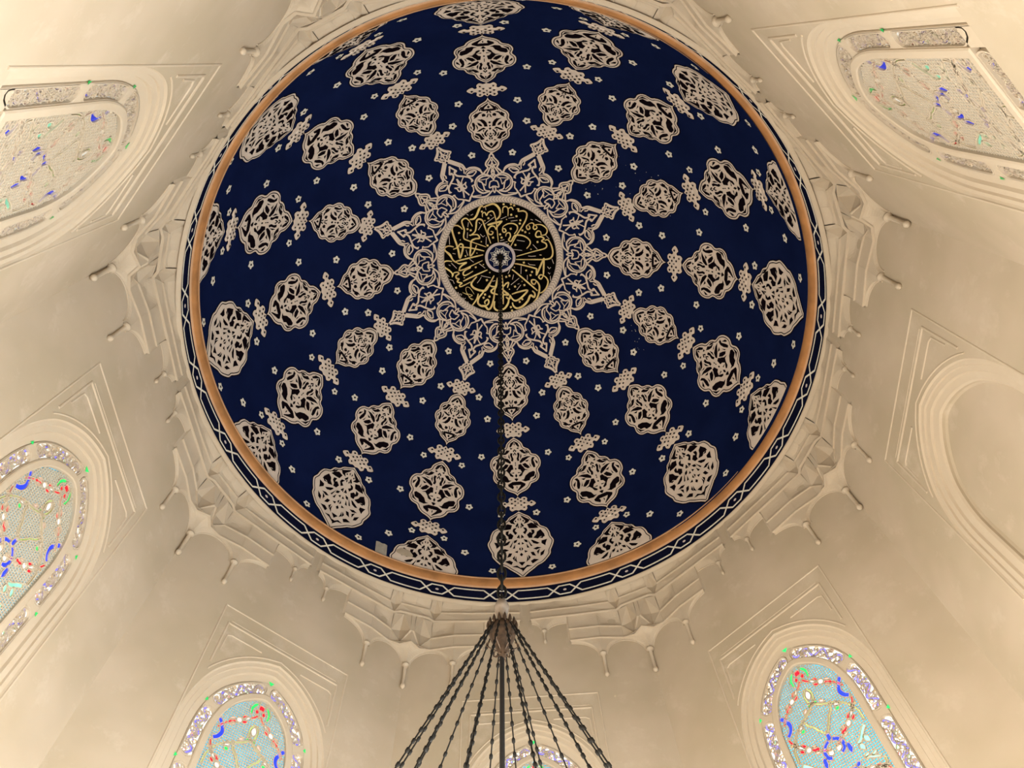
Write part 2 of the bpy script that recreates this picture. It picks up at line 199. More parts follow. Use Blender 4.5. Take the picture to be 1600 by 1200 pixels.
ORN_THIN = [[[-1318,-722],[-1325,-480]],[[-775,-1030],[-801,-904]],[[-821,-760],[-842,-601]],[[-424,-948],[-529,-796]],[[-87,-1114],[-347,-941]],[[-334,-585],[-357,-378]],[[-900,-285],[-866,-120]],[[-299,-1406],[-289,-1324]],[[-804,-1260],[-760,-1223]],[[-699,-1216],[-635,-1242]],[[-491,-679],[-419,-592],[-370,-628]],[[-498,-1003],[-470,-960]],[[-191,-1187],[-147,-1151]],[[-1269,-231],[-1192,-205]],[[80,-1046],[238,-1109]],[[282,-1058],[437,-1074]],[[339,-974],[517,-990]],[[472,-445],[681,-404]],[[896,-309],[1007,-177]],[[332,-202],[597,-158]],[[1251,-559],[1340,-454]],[[26,-454],[138,-479]],[[85,-393],[220,-417]],[[990,-999],[1141,-915]],[[866,-1002],[927,-984]],[[754,1],[849,12],[959,6]],[[1055,-24],[1118,-14]],[[243,349],[181,458]],[[550,268],[530,484]],[[703,523],[697,651]],[[476,594],[241,767]],[[513,780],[392,919]],[[1391,95],[1433,224]],[[1333,561],[1328,690]],[[330,490],[290,625]],[[744,195],[774,236],[932,257]],[[1263,303],[1309,368],[1350,320]],[[1273,464],[1311,505],[1328,473]],[[426,760],[475,746]],[[-83,1133],[-32,1112]],[[-1532,246],[-1418,398]],[[-1326,30],[-1197,191]],[[-827,-25],[-724,74]],[[-577,128],[-429,262]],[[-556,460],[-298,538]],[[-551,500],[-606,576],[-676,650]],[[-1418,471],[-1332,506],[-1301,598]],[[-1402,69],[-1357,99]],[[-1227,836],[-1200,897]],[[-1190,926],[-1164,892],[-1124,913],[-1148,947]],[[-1100,1006],[-1083,1067],[-1030,1025]],[[-1011,1167],[-970,1133],[-960,1193]],[[-257,637],[-176,627]]]
ORN_FLOWERS = [[29.3,10.2],[44.9,9.5],[39.0,13.9],[55.9,10.7],[59.1,16.5],[71.2,13.1],[73.1,4.6],[82.4,18.5],[86.0,13.3],[91.8,6.8]]

# ================================================================ ceiling: the painted dome
RD, Z0 = .9887, 2.29
def dP(phi, az, off=0.0):
    """point of the dome: phi from the crown, az clockwise from the front wall, off metres proud of the surface"""
    r = RD - off / S; p = R(phi); a = R(az)
    if phi <= 90: z = r * math.cos(p); q = r * math.sin(p)
    else: z = -RD * R(phi - 90); q = r
    return (q * math.sin(a), q * math.cos(a), z)
mb = MB(); mb.mat('dome_blue')
mb.grid([[dP(95.2 * i / 100, 360 * k / 256) for k in range(256)] for i in range(101)], 0, closed=True)
ceiling = link('ceiling', mb.mesh('ceiling', S, True), None, (-.008 * S, .001 * S, EYE + Z0 * S), kind='structure',
               label='deep blue painted dome covered in cream arabesque medallions')
TW = .5   # the painted rays stand half a degree off the wall axes
def loc2(phi0, sc=1.0):
    def f(u, v, off):
        ph = phi0 + v * sc; q = R(min(ph, 90)); return dP(ph, u * sc / math.sin(q), off)
    return f
def outline(data):
    p = [(u / 100, v / 100) for u, v in data]
    p = catmull(p, 5)
    return [(max(0, u), v) for u, v in p]
def plate(mb, pts, f, off, m, phimax, phi0, sc, rows=44, cols=8, grow=0.0):
    v0, v1 = pts[0][1] - grow, pts[-1][1] + grow
    sp = [(u + (grow if 0 < i < len(pts) - 1 else 0), v0 + (v1 - v0) * (v - pts[0][1]) / (pts[-1][1] - pts[0][1])) for i, (u, v) in enumerate(pts)]
    def half(v):
        best = 0
        for (ua, va), (ub, vb) in zip(sp, sp[1:]):
            if min(va, vb) - 1e-9 <= v <= max(va, vb) + 1e-9:
                t = 0 if abs(vb - va) < 1e-9 else (v - va) / (vb - va); best = max(best, ua + (ub - ua) * t)
        return best
    R_ = []
    for i in range(rows + 1):
        v = v0 + (v1 - v0) * i / rows
        if phi0 + v * sc > phimax: break
        h = half(v) + (.0 if 0 < i < rows else .01)
        R_.append([f(-h + 2 * h * j / cols, v, off) for j in range(cols + 1)])
    if len(R_) > 1: mb.grid(R_, m)
def poly(mb, pts, f, off, m, phimax, phi0, sc):
    if phi0 + max(v for u, v in pts) * sc < phimax: mb.face([f(u, v, off) for u, v in pts], m)
def grow_hole(p, g=.075):
    """open a painted void a little so that the cream bands between them stay narrow"""
    ax = min(u for u, v in p) <= .03
    cu = 0 if ax else sum(u for u, v in p) / len(p); cv = sum(v for u, v in p) / len(p); o = []
    ar = sum(a[0] * b[1] - b[0] * a[1] for a, b in zip(p, p[1:] + p[:1]))
    q = offset2(p, g if ar > 0 else -g, True)
    for (u, v), (u2, v2) in zip(p, q):
        o.append((0 if u <= .03 else max(u2, .02), v2 if u > .03 else v + (g if v > cv else -g)))
    return o
def make_medallion(data, phi0, sc=1.0, phimax=94.4):
    out = outline(data[0]); f = loc2(phi0, sc)
    base = MB(); base.mat('paint_dark')
    plate(base, out, f, .003, 0, phimax, phi0, sc, grow=.22)
    tr = MB(); cr = tr.mat('paint_cream'); dk = tr.mat('paint_dark')
    plate(tr, out, f, .007, cr, phimax, phi0, sc)
    full = out + [(-u, v) for u, v in out[::-1]][1:-1]
    ins = offset2(out, -.42 if out[2][0] > 0 else .42)
    ins = [(max(0, u), v) for u, v in ins if True]
    # keep the inner contour inside the tips
    ins = [(u, v) for u, v in ins if out[0][1] + .5 < v < out[-1][1] - .5]
    ins = [(0, out[0][1] + .75)] + ins + [(0, out[-1][1] - .75)]
    for sg in (1, -1):
        for q in strip2([(u * sg, v) for u, v in ins], .19): poly(tr, q, f, .011, dk, phimax, phi0, sc)
    for h in data[1]:
        p = grow_hole([(u / 100, v / 100) for u, v in h])
        if min(u for u, v in p) <= .03:
            a = sorted([q for q in p if q[0] <= .03], key=lambda q: q[1])
            poly(tr, p + [(-u, v) for u, v in p[::-1] if u > .03], f, .011, dk, phimax, phi0, sc)
        else:
            for sg in (1, -1): poly(tr, [(u * sg, v) for u, v in p], f, .011, dk, phimax, phi0, sc)
    return base.mesh('medallion', S), tr.mesh('tracery', S)
def make_knot(phi0, sc=1.0):
    f = loc2(phi0, sc); mb = MB(); dk = mb.mat('paint_dark'); cr = mb.mat('paint_cream')
    o = [(u / 100, v / 100) for u, v in ORN_KNOT[0]]; o = catmull(o, 4)
    def fill(grow, off, m):
        p = offset2(o, grow if o[2][0] > 0 else -grow) if grow else o
        p = [(0, p[0][1] - grow)] + [(max(0, u), v) for u, v in p[1:-1]] + [(0, p[-1][1] + grow)]
        full = p + [(-u, v) for u, v in p[::-1][1:-1]]
        for t in tessellate_polygon([[Vector((u, v, 0)) for u, v in full]]):
            mb.face([f(full[i][0], full[i][1], off) for i in t], m)
    fill(.0, .008, cr)
    for h in ORN_KNOT[1]:
        p = grow_hole([(u / 100, v / 100) for u, v in h], .06)
        if min(u for u, v in p) <= .03: poly(mb, p + [(-u, v) for u, v in p[::-1] if u > .03], f, .024, dk, 99, phi0, sc)
        else:
            for sg in (1, -1): poly(mb, [(u * sg, v) for u, v in p], f, .024, dk, 99, phi0, sc)
    full = [(u, v) for u, v in o] + [(-u, v) for u, v in o[::-1][1:-1]]
    for q in strip2(full, .34, closed=True): mb.face([f(u, v, .005) for u, v in q], dk)
    return mb.mesh('knot', S)
def make_flower(phi0, seed):
    f = loc2(phi0); mb = MB(); cr = mb.mat('paint_pale'); dk = mb.mat('paint_dark')
    rr = random.Random(seed); a0 = rr.uniform(0, 6.28); k = rr.uniform(.92, 1.06)
    pts = [((.82 + .13 * math.cos(5 * t)) * k * math.cos(t + a0), (.82 + .13 * math.cos(5 * t)) * k * math.sin(t + a0)) for t in [2 * math.pi * i / 40 for i in range(40)]]
    mb.face([f(u, v, .006) for u, v in pts], cr)
    mb.face([f(.27 * math.cos(t), .27 * math.sin(t), .010) for t in [2 * math.pi * i / 10 for i in range(10)]], dk)
    for q in strip2(pts, .22, closed=True): mb.face([f(u, v, .003) for u, v in q], dk)
    return mb.mesh('flower', S)
rows_A = [('small', ORN_SMALL, 37.3, 1.0), ('medium', ORN_MEDIUM, 58.7, 1.0), ('large', ORN_LARGE, 83.3, 1.0)]
rows_B = [('small', ORN_SMALL, 46.75, .92), ('medium', ORN_MEDIUM, 68.2, 1.07), ('large', ORN_LARGE, 93.6, 1.0)]
for base_az, rows in ((0, rows_A), (22.5, rows_B)):
    for nm, dat, p0, s_ in rows:
        mA, mT = make_medallion(dat, p0, s_)
        for k in range(8):
            o = link('medallion', mA, ceiling, rz=-R(base_az + 45 * k + TW)); link('tracery', mT, o)
for base_az, ks in ((0, ((47.85, 1), (69.75, 1.0))), (22.5, ((37.2, .92), (56.6, 1.0), (79.75, 1.0)))):
    for p0, s_ in ks:
        me = make_knot(p0, s_)
        for k in range(8): link('knot', me, ceiling, rz=-R(base_az + 45 * k + TW))
for i, (p0, a) in enumerate(ORN_FLOWERS):
    me = make_flower(p0, i)
    for k in range(8):
        for sg in (1, -1): link('flower', me, ceiling, rz=-R(45 * k + sg * a + TW))
# the eight-pointed star border round the crown
mb = MB(); cr = mb.mat('paint_cream'); dk = mb.mat('paint_dark')
for wd, pts in ORN_STAR:
    p = [(a / 100 , ph / 100) for ph, a in pts]
    p = catmull(p, 4) if len(p) > 2 else p
    for wf, off, m in ((wd / 57.5 * 1.2 + .20, .004, dk), (wd / 57.5 * 1.2, .008, cr)):
        q2 = [(a * math.sin(R(ph)), ph) for a, ph in p]
        for q in strip2(q2, wf):
            for k in range(8):
                for sg in (1, -1):
                    mb.face([dP(v, sg * u / math.sin(R(v)) + 45 * k + TW + .5, off) for u, v in q], m)
link('star_border', mb.mesh('star_border', S), ceiling)
# the black disc with its gilded inscription
def tP(x, y, off): return dP(math.hypot(x, y), math.degrees(math.atan2(x, y)), off)
mb = MB(); mb.mat('paint_black')
mb.grid([[dP(.05 + 15.25 * i / 14, 360 * k / 96, .004) for k in range(96)] for i in range(15)], 0, closed=True)
disc = link('inscription_disc', mb.mesh('inscription_disc', S), ceiling)
mb = MB(); mb.mat('gold_leaf')
for wd, pts in ORN_GOLD:
    p = [(x / 100, y / 100) for x, y in pts]
    p = catmull(p, 5) if len(p) > 2 else catmull([p[0], ((p[0][0] + p[1][0]) / 2, (p[0][1] + p[1][1]) / 2), p[1]], 3)
    for q in strip2(p, wd / 57.5, taper=True): mb.face([tP(x, y, .009) for x, y in q])
for x, y, r in ORN_DOTS:
    x, y, r = x / 100, y / 100, r / 57.5 * 1.15
    mb.face([tP(x + r * math.cos(t + .5), y + r * math.sin(t + .5), .010) for t in (0, 1.57, 3.14, 4.71)])
link('inscription', mb.mesh('inscription', S), disc, label='gilded radial calligraphy with long strokes')
mb = MB(); mb.mat('paint_cream')
for pts in ORN_THIN:
    for q in strip2([(x / 100, y / 100) for x, y in pts], .14): mb.face([tP(x, y, .008) for x, y in q])
link('vowel_marks', mb.mesh('vowel_marks', S), disc, label='thin cream vowel strokes and a small date')
mb = MB(); cr = mb.mat('paint_cream'); dk = mb.mat('paint_dark')
mb.grid([[dP(a, 360 * k / 128, .009) for k in range(128)] for a in (15.15, 15.8, 16.4, 17.05)], cr, closed=True)
for k in range(130):
    a = 360 * k / 130
    for q in strip2([(15.45, a), (15.95, a + 1.7), (16.1, a + 1.7), (16.75, a)], .14):
        mb.face([dP(x, y, .012) for x, y in q], dk)
for ph in (15.3, 16.9):
    mb.grid([[dP(ph + e, 360 * k / 128, .0125) for k in range(128)] for e in (-.04, .04)], dk, closed=True)
link('braided_ring', mb.mesh('braided_ring', S), ceiling)
mb = MB(); li = mb.mat('paint_lilac'); bl = mb.mat('dome_blue'); bk = mb.mat('paint_black'); pl = mb.mat('paint_pale')
mb.grid([[dP(a, 360 * k / 64, .010) for k in range(64)] for a in (.02, 1.5, 3.5)], bl, closed=True)
mb.grid([[dP(a, 360 * k / 64, .013) for k in range(64)] for a in (3.35, 4.1)], li, closed=True)
mb.grid([[dP(a, 360 * k / 24, .016) for k in range(24)] for a in (.01, .85)], bk, closed=True)
for k in range(9):
    a = 40 * k
    pet = [(0, 1.1), (-.45, 1.5), (-.75, 2.1), (-.35, 2.3), (0, 2.95), (.35, 2.3), (.75, 2.1), (.45, 1.5)]
    pr = [(x * math.cos(R(a)) + y * math.sin(R(a)), -x * math.sin(R(a)) + y * math.cos(R(a))) for x, y in pet]
    for q in strip2(pr, .16, closed=True): mb.face([tP(x, y, .014) for x, y in q], pl)
    ins = [(x * .5, 1.5 + (y - 1.5) * .6) for x, y in pet]
    pr = [(x * math.cos(R(a)) + y * math.sin(R(a)), -x * math.sin(R(a)) + y * math.cos(R(a))) for x, y in ins]
    mb.face([tP(x, y, .013) for x, y in pr], pl)
link('crown_rosette', mb.mesh('crown_rosette', S), ceiling)
# flaking specks of paint on the right of the dome
mb = MB(); mb.mat('paint_pale'); rr = random.Random(3)
for c_ph, c_az, nn, sp in ((33, 133, 26, 4.5), (47, 118, 22, 4), (44, 60, 16, 4), (39, 138, 10, 5), (30, 66, 6, 4)):
    for _ in range(nn):
        ph = c_ph + rr.gauss(0, sp * .5); az = c_az + rr.gauss(0, sp); r = rr.choice((.05, .06, .08, .12))
        mb.face([dP(ph + r * math.cos(t), az + r * math.sin(t) / math.sin(R(ph)), .004) for t in (0, 1.3, 2.6, 3.9, 5.1)])
link('paint_flakes', mb.mesh('paint_flakes', S), ceiling, kind='stuff')
mb = MB(); mb.mat('trim_plaster'); rr = random.Random(9)
pts = [(1.9 * math.cos(t) * (1 + .18 * math.sin(3 * t)), 1.35 * math.sin(t) * (1 + .12 * math.cos(2 * t))) for t in [2 * math.pi * i / 24 for i in range(24)]]
ff = loc2(90.4)
for k_, off in ((1.0, .013), (.7, .022), (.35, .026)):
    mb.face([dP(90.6 + v * k_, -26.7 + u * k_ , off) for u, v in pts])
link('plaster_patch', mb.mesh('plaster_patch', S), ceiling, label='beige plaster repair smeared over one low medallion')

# ================================================================ ring under the dome
def ring_mesh(name, prof, mat, n=256):
    mb = MB(); mb.mat(mat); mb.lathe(prof, n); return mb.mesh(name, S, True)
zl = (0, 0, EYE)
prof = [(1.004, 2.0755), (.996, 2.077), (.9915, 2.081), (.9915, 2.085), (.9945, 2.0885), (1.0, 2.0895), (1.03, 2.0897), (1.085, 2.0898)]
t1 = link('trim_1', ring_mesh('trim_1', prof, 'trim_plaster'), None, zl, kind='structure', label='thin white plaster ring moulding below the blue band')
t2 = link('trim_2', ring_mesh('trim_2', [(.9985, 2.088), (.9985, 2.13), (.9985, 2.170)], 'band_blue'), None, zl, kind='structure', label='narrow dark blue band painted with linked hexagons')
mb = MB(); mb.mat('paint_pale'); NP = 26; per = 360 / NP
def bP(a, z, off=.008): return ((.9985 - off / S) * math.sin(R(a)), (.9985 - off / S) * math.cos(R(a)), z)
def hexa(a0, a1):
    sl = 1.25; zc, hz = 2.1285, .0225; am = []
    up = [(a0, zc), (a0 + sl, zc + hz), (a1 - sl, zc + hz), (a1, zc)]; dn = [(a0, zc), (a0 + sl, zc - hz), (a1 - sl, zc - hz), (a1, zc)]
    for pl_ in (up, dn):
        dense = []
        for (xa, za), (xb, zb) in zip(pl_, pl_[1:]):
            for j in range(6): dense.append((xa + (xb - xa) * j / 6, za + (zb - za) * j / 6))
        dense.append(pl_[-1])
        q2 = [(a * math.pi / 180, z) for a, z in dense]
        for q in strip2(q2, .0068): mb.face([bP(math.degrees(a), z) for a, z in q])
for k in range(NP):
    a0 = -10.05 + 2.68 + per * k; hexa(a0, a0 + per * .352)
hx = mb.mesh('hexagon_chain', S)
for k in range(NP):
    a0 = -10.05 + 2.68 + per * k; hexa(a0 + per * .352, a0 + per)
link('hexagon_chain', mb.mesh('hexagon_chain', S), t2)
mb = MB(); mb.mat('paint_lilac')
mb.face([bP(.38 * math.cos(t), 2.1285 + .0055 * math.sin(t), .007) for t in [i * math.pi / 4 for i in range(8)]])
me = mb.mesh('band_dot', S)
for k in range(NP): link('band_dot', me, t2, rz=-R(-10.05 + 2.68 + per * k + per * .176))
prof = [(.9985, 2.1685), (.9945, 2.1690), (.9915, 2.1735), (.9870, 2.180), (.9848, 2.189), (.9845, 2.199), (.9850, 2.2060), (.9838, 2.2085), (.9838, 2.2125), (.9895, 2.2135)]
t3 = link('trim_3', ring_mesh('trim_3', prof, 'wood_cornice'), None, zl, kind='structure', label='orange brown wooden cornice ring at the foot of the dome')
link('fillet', ring_mesh('fillet', [(.9985, 2.1680), (.9935, 2.1682), (.9935, 2.1712), (.9925, 2.1716)], 'wood_fillet'), t3)
link('fillet', ring_mesh('fillet', [(.9846, 2.2062), (.9828, 2.2080), (.9828, 2.2118), (.9850, 2.2130)], 'wood_fillet'), t3)
# sheet of paper tucked behind the cornice
mb = MB(); mb.mat('paper')
mb.grid([[dP(90.4 + 4.4 * i / 4, -33.6 + 2.7 * j / 4 + .35 * i / 4, .012 + .01 * (4 - i) / 4 * (j % 2)) for j in range(5)] for i in range(5)])
o = link('paper_sheet', mb.mesh('paper_sheet', S), None, tuple(ceiling.location), label='small grey sheet of paper standing behind the orange cornice', category='paper')
sm = o.modifiers.new('thick', 'SOLIDIFY'); sm.thickness = .002

# ================================================================ walls
TAN = math.tan(R(22.5))
O1 = [(0, 1.557), (.040, 1.5455), (.080, 1.5265), (.115, 1.502), (.145, 1.473), (.170, 1.440), (.188, 1.403), (.201, 1.362), (.209, 1.320), (.212, 1.280), (.212, 1.24), (.212, 1.20), (.212, 1.12), (.212, 1.06), (.212, .940)]
O1 = catmull(O1[:11], 3) + O1[11:]
_sg = 1 if offset2(O1, .01)[-2][0] < O1[-2][0] else -1
def inset(dl):
    """the window arch (right half, apex to sill) drawn in by dl"""
    p = offset2(O1, dl * _sg); out = []
    for i, (x, z) in enumerate(p):
        if i == 0: x, z = 0, O1[0][1] - dl * 1.06
        if i == len(p) - 1: x, z = O1[-1][0] - dl, O1[-1][1] + dl * .9
        out.append((x, z))
    j = next(i for i in range(1, len(out)) if out[i][0] > .006 and out[i][1] < out[0][1])
    for i in range(1, j):
        t = i / j; out[i] = (out[j][0] * t, out[0][1] + (out[j][1] - out[0][1]) * t)
    return out
def loop(half): return half + [(-x, z) for x, z in half[:0:-1]]
STEPS = [(0, 0), (.0035, .0045), (.013, .0060), (.0145, .0105), (.027, .0125), (.0295, .0185), (.046, .0225), (.0505, .0275)]
def wall_mesh(opening, lower):
    mb = MB(); mb.mat('wall_plaster'); mb.mat('trim_plaster')
    zt, zb = 2.0885, -.4
    holes = []
    outer = [(-TAN, zb), (TAN, zb), (TAN, zt), (-TAN, zt)]
    if opening: holes.append(loop(inset(0)))
    if lower: holes.append([(-.16, -.12), (-.16, .42), (.16, .42), (.16, -.12)])
    # split the sheet in courses so that the tessellation stays even
    polys = [outer] + holes
    vs = [Vector((x, z, 0)) for p in polys for x, z in p]
    for t in tessellate_polygon([[Vector((x, z, 0)) for x, z in p] for p in polys]):
        mb.face([(vs[i].x, 1.0, vs[i].y) for i in t], 0)
    if opening:
        rows = [[(x, 1.0 + d_, z) for x, z in loop(inset(i_))] for i_, d_ in STEPS]
        mb.grid(rows, 1, closed=True)
    if lower:
        h = holes[-1]
        mb.grid([[(x, 1.0, z) for x, z in h], [(x * .96, 1.06, z) for x, z in h]], 1, closed=True)
    return mb.mesh('wall', S)
ARCH = inset(-.006)
def bead(mb, pts, r, m=0, d=1.0):
    """half-round plaster bead on the wall face along pts (s, z)"""
    rows = []; N = len(pts)
    for i in range(N):
        a = pts[max(0, i - 1)]; b = pts[min(N - 1, i + 1)]; c = pts[i]
        # mitre
        d1 = Vector((c[0] - a[0], c[1] - a[1])); d2 = Vector((b[0] - c[0], b[1] - c[1]))
        if d1.length < 1e-9: d1 = d2
        if d2.length < 1e-9: d2 = d1
        d1.normalize(); d2.normalize(); t = d1 + d2
        if t.length < 1e-6: t = d1
        t.normalize(); nx, nz = -t.y, t.x; k = 1 / max(.4, abs(nx * -d1.y + nz * d1.x))
        rows.append([(c[0] + nx * r * k * math.cos(q), d - r * .9 * math.sin(q), c[1] + nz * r * k * math.cos(q)) for q in [math.pi * j / 6 for j in range(7)]])
    mb.grid(rows, m)
    mb.face(rows[0], m); mb.face(rows[-1][::-1], m)
def one_bead(name, pts, r):
    mb = MB(); mb.mat('trim_plaster'); bead(mb, pts, r); return mb.mesh(name, S)
bd_outer = one_bead('frame_bead', [(-.214, .93), (-.214, 1.656), (.214, 1.656), (.214, .93)], .0027)
bd_in = one_bead('frame_bead', [(-.189, 1.458), (-.187, 1.601), (.187, 1.601), (.189, 1.458)], .0034)
bd_in2 = one_bead('frame_bead', [(-.180, 1.612), (.180, 1.612)], .0012)
_ab = [p for p in inset(-.0125) if p[0] < .193 and p[1] > 1.4]
bd_arch = one_bead('arch_bead', [(-x, z) for x, z in _ab][::-1] + _ab[1:], .0024)
sp = [(.066, 1.567), (.164, 1.567), (.176, 1.560), (.179, 1.503)]
bd_spR = one_bead('spandrel_bead', sp, .0026); bd_spL = one_bead('spandrel_bead', [(-x, z) for x, z in sp[::-1]], .0026)
W_OPEN = wall_mesh(True, False); W_LOW = wall_mesh(True, True)
sides = ['front', 'front_right', 'right', 'back_right', 'back', 'back_left', 'left', 'front_left']
desc = ['beige plaster wall behind the hanging chains', 'beige plaster wall holding the vivid turquoise window', 'beige plaster wall with the blind arched niche', 'pale plaster wall holding the window at the upper right corner',
        'pale plaster wall behind the viewer', 'pale plaster wall holding the window at the upper left corner', 'greyish plaster wall holding the window at the left edge', 'beige plaster wall holding the arched window at the lower left']
WALLS = []
for k in range(8):
    lower = k in (0, 2)
    wl = link('wall_' + sides[k], W_LOW if lower else W_OPEN, None, zl, -R(45 * k), kind='structure', label=desc[k])
    WALLS.append(wl)
    for nm, me in (('frame_bead', bd_outer), ('frame_bead', bd_in), ('frame_bead', bd_in2), ('arch_bead', bd_arch), ('spandrel_bead', bd_spL), ('spandrel_bead', bd_spR)):
        link(nm, me, wl)
# blind niche back in the right wall
mb = MB(); mb.mat('wall_plaster')
g0 = loop(inset(.0505)); g1 = loop(inset(.056)); 
mb.grid([[(x, 1.0275, z) for x, z in g0], [(x, 1.034, z) for x, z in loop(inset(.0515))], [(x, 1.0385, z) for x, z in g1]], 0, closed=True)
vs = g1
for t in tessellate_polygon([[Vector((x, z, 0)) for x, z in vs]]): mb.face([(vs[i][0], 1.0385, vs[i][1]) for i in t])
link('niche_back', mb.mesh('niche_back', S), WALLS[2])
# floor
mb = MB(); mb.mat('carpet')
mb.face([(1.0824 * math.sin(R(22.5 + 45 * k)), 1.0824 * math.cos(R(22.5 + 45 * k)), -.4) for k in range(8)][::-1])
link('floor', mb.mesh('floor', S), None, zl, kind='structure', label='red carpeted floor of the octagonal chamber')

# ================================================================ stained glass windows
GL = .0275
G = inset(.0505); B_ = inset(.086); P_ = inset(.104)
def inside(p, poly):
    x, y = p; c = False; n_ = len(poly); j = n_ - 1
    for i in range(n_):
        xi, yi = poly[i]; xj, yj = poly[j]
        if (yi > y) != (yj > y) and x < (xj - xi) * (y - yi) / (yj - yi) + xi: c = not c
        j = i
    return c
def ell(cx, cz, rx, rz, ang=0, n=10):
    if rx > .002: rx *= 1.2; rz *= 1.35
    ca, sa = math.cos(ang), math.sin(ang)
    return [(cx + rx * math.cos(t) * ca - rz * math.sin(t) * sa, cz + rx * math.cos(t) * sa + rz * math.sin(t) * ca) for t in [2 * math.pi * i / n for i in range(n)]]
def lens(a, b, w, n=7):
    w *= 1.3
    dx, dz = b[0] - a[0], b[1] - a[1]; L = math.hypot(dx, dz); nx, nz = -dz / L, dx / L; o = []
    for sg in (1, -1):
        for i in range(n):
            t = i / n if sg > 0 else 1 - i / n
            q = w * math.sin(math.pi * t) ** .8 * sg; o.append((a[0] + dx * t + nx * q, a[1] + dz * t + nz * q))
    return o
def band(pts, w):
    w *= 1.3
    p = catmull(pts, 4) if len(pts) > 2 else pts
    return offset2(p, w / 2) + offset2(p, -w / 2)[::-1]
MOT = []   # (colour, polygon, mirrored)
def mot(c, p, mir=True): MOT.append((c, p)); MOT.append((c, [(-x, z) for x, z in p[::-1]])) if mir else None
def garden(fz):
    def Zs(p): return [(x, fz(z)) for x, z in p]
    mot('red', Zs([(-.008, 1.418), (.008, 1.418), (.009, 1.432), (0, 1.436), (-.009, 1.432)]), False)
    mot('red', Zs([(.004, 1.414), (.011, 1.419), (.017, 1.412), (.013, 1.403), (.006, 1.405)]))
    mot('green', Zs([(.008, 1.441), (.022, 1.433), (.031, 1.418), (.029, 1.400), (.021, 1.396), (.022, 1.413), (.015, 1.426)]))
    mot('red', Zs(band([(.003, 1.402), (.012, 1.391), (.020, 1.385)], .005)))
    mot('white', Zs(lens((.020, 1.386), (.041, 1.3695), .0028)))
    mot('red', Zs(ell(.036, 1.380, .007, .0035, -.65))); mot('red', Zs(ell(.033, 1.366, .007, .0035, -.65)))
    mot('white', Zs(ell(.048, 1.3645, .0068, .0052, -.65)))
    mot('red', Zs(ell(.0655, 1.3515, .0105, .0045, -.65))); mot('pink', Zs(lens((.058, 1.366), (.074, 1.3545), .003))); mot('pink', Zs(lens((.054, 1.352), (.070, 1.3415), .003)))
    mot('red', Zs(band([(.076, 1.344), (.086, 1.333), (.096, 1.318)], .0045)))
    mot('blue', Zs(band([(.099, 1.345), (.086, 1.327), (.080, 1.311), (.086, 1.296), (.098, 1.287)], .0095)))
    mot('red', Zs(band([(.101, 1.281), (.096, 1.268), (.088, 1.252)], .0048)))
    mot('white', Zs(lens((.088, 1.254), (.068, 1.233), .0026))); mot('red', Zs(ell(.079, 1.233, .007, .0035, .8))); mot('red', Zs(ell(.069, 1.243, .007, .0035, .8)))
    mot('white', Zs(ell(.061, 1.227, .0065, .005, .7))); mot('red', Zs(ell(.0435, 1.2185, .010, .0048, .5)))
    mot('pink', Zs(lens((.052, 1.230), (.037, 1.2235), .003))); mot('pink', Zs(lens((.050, 1.212), (.035, 1.206), .003)))
    mot('red', Zs(band([(.031, 1.209), (.020, 1.201), (.008, 1.196)], .0045)))
    mot('white', Zs(lens((0, 1.366), (0, 1.340), .0058)), False)
    mot('olive', Zs(band([(.003, 1.372), (.011, 1.356), (.009, 1.338), (.001, 1.326)], .0042)))
    mot('green', Zs(lens((.004, 1.331), (.014, 1.322), .003)))
    mot('olive', Zs(band([(.002, 1.325), (.016, 1.314), (.032, 1.305), (.044, 1.300), (.058, 1.292)], .0042)))
    mot('pink', Zs(ell(.026, 1.3185, .006, .0032, -.5))); mot('white', Zs(lens((.050, 1.293), (.064, 1.283), .004))); mot('green', Zs(ell(.0545, 1.2765, .0055, .0048)))
    mot('olive', Zs(band([(.043, 1.300), (.036, 1.282), (.023, 1.268), (.014, 1.252), (.002, 1.238)], .0042)))
    mot('olive', Zs(band([(.060, 1.290), (.074, 1.280), (.088, 1.262), (.098, 1.240), (.100, 1.214)], .0036)))
    mot('blue', Zs([(-.005, 1.236), (.005, 1.236), (.006, 1.222), (0, 1.212), (-.006, 1.222)]), False)
    mot('blue', Zs(band([(.005, 1.218), (.017, 1.212), (.026, 1.200), (.025, 1.184), (.014, 1.176)], .0085)))
    mot('white', Zs(ell(.0115, 1.190, .0062, .0062)))
    mot('blue', Zs([(.030, 1.190), (.040, 1.188), (.044, 1.170), (.036, 1.160), (.030, 1.170)]))
    mot('mint', Zs(band([(.094, 1.202), (.082, 1.192), (.070, 1.178), (.058, 1.172)], .0075))); mot('mint', Zs(lens((.078, 1.182), (.088, 1.160), .005)))
    mot('mint', Zs(lens((.060, 1.170), (.068, 1.150), .005)))
    mot('orange', Zs(band([(.102, 1.262), (.090, 1.258), (.083, 1.248)], .0045)))
garden(lambda z: z)
garden(lambda z: 1.10 - (z - 1.20) * .46 + .02)
LOOPP = loop(P_)
MOT = [(c, p) for c, p in MOT if inside((sum(x for x, z in p) / len(p), sum(z for x, z in p) / len(p)), LOOPP)]
MBB = [(min(x for x, z in p), max(x for x, z in p), min(z for x, z in p), max(z for x, z in p), p) for c, p in MOT]
def in_motif(q):
    return any(a <= q[0] <= b and c <= q[1] <= d_ and inside(q, p) for a, b, c, d_, p in MBB)
FRONT = .0240   # front face of the plaster lattice, depth behind the wall face
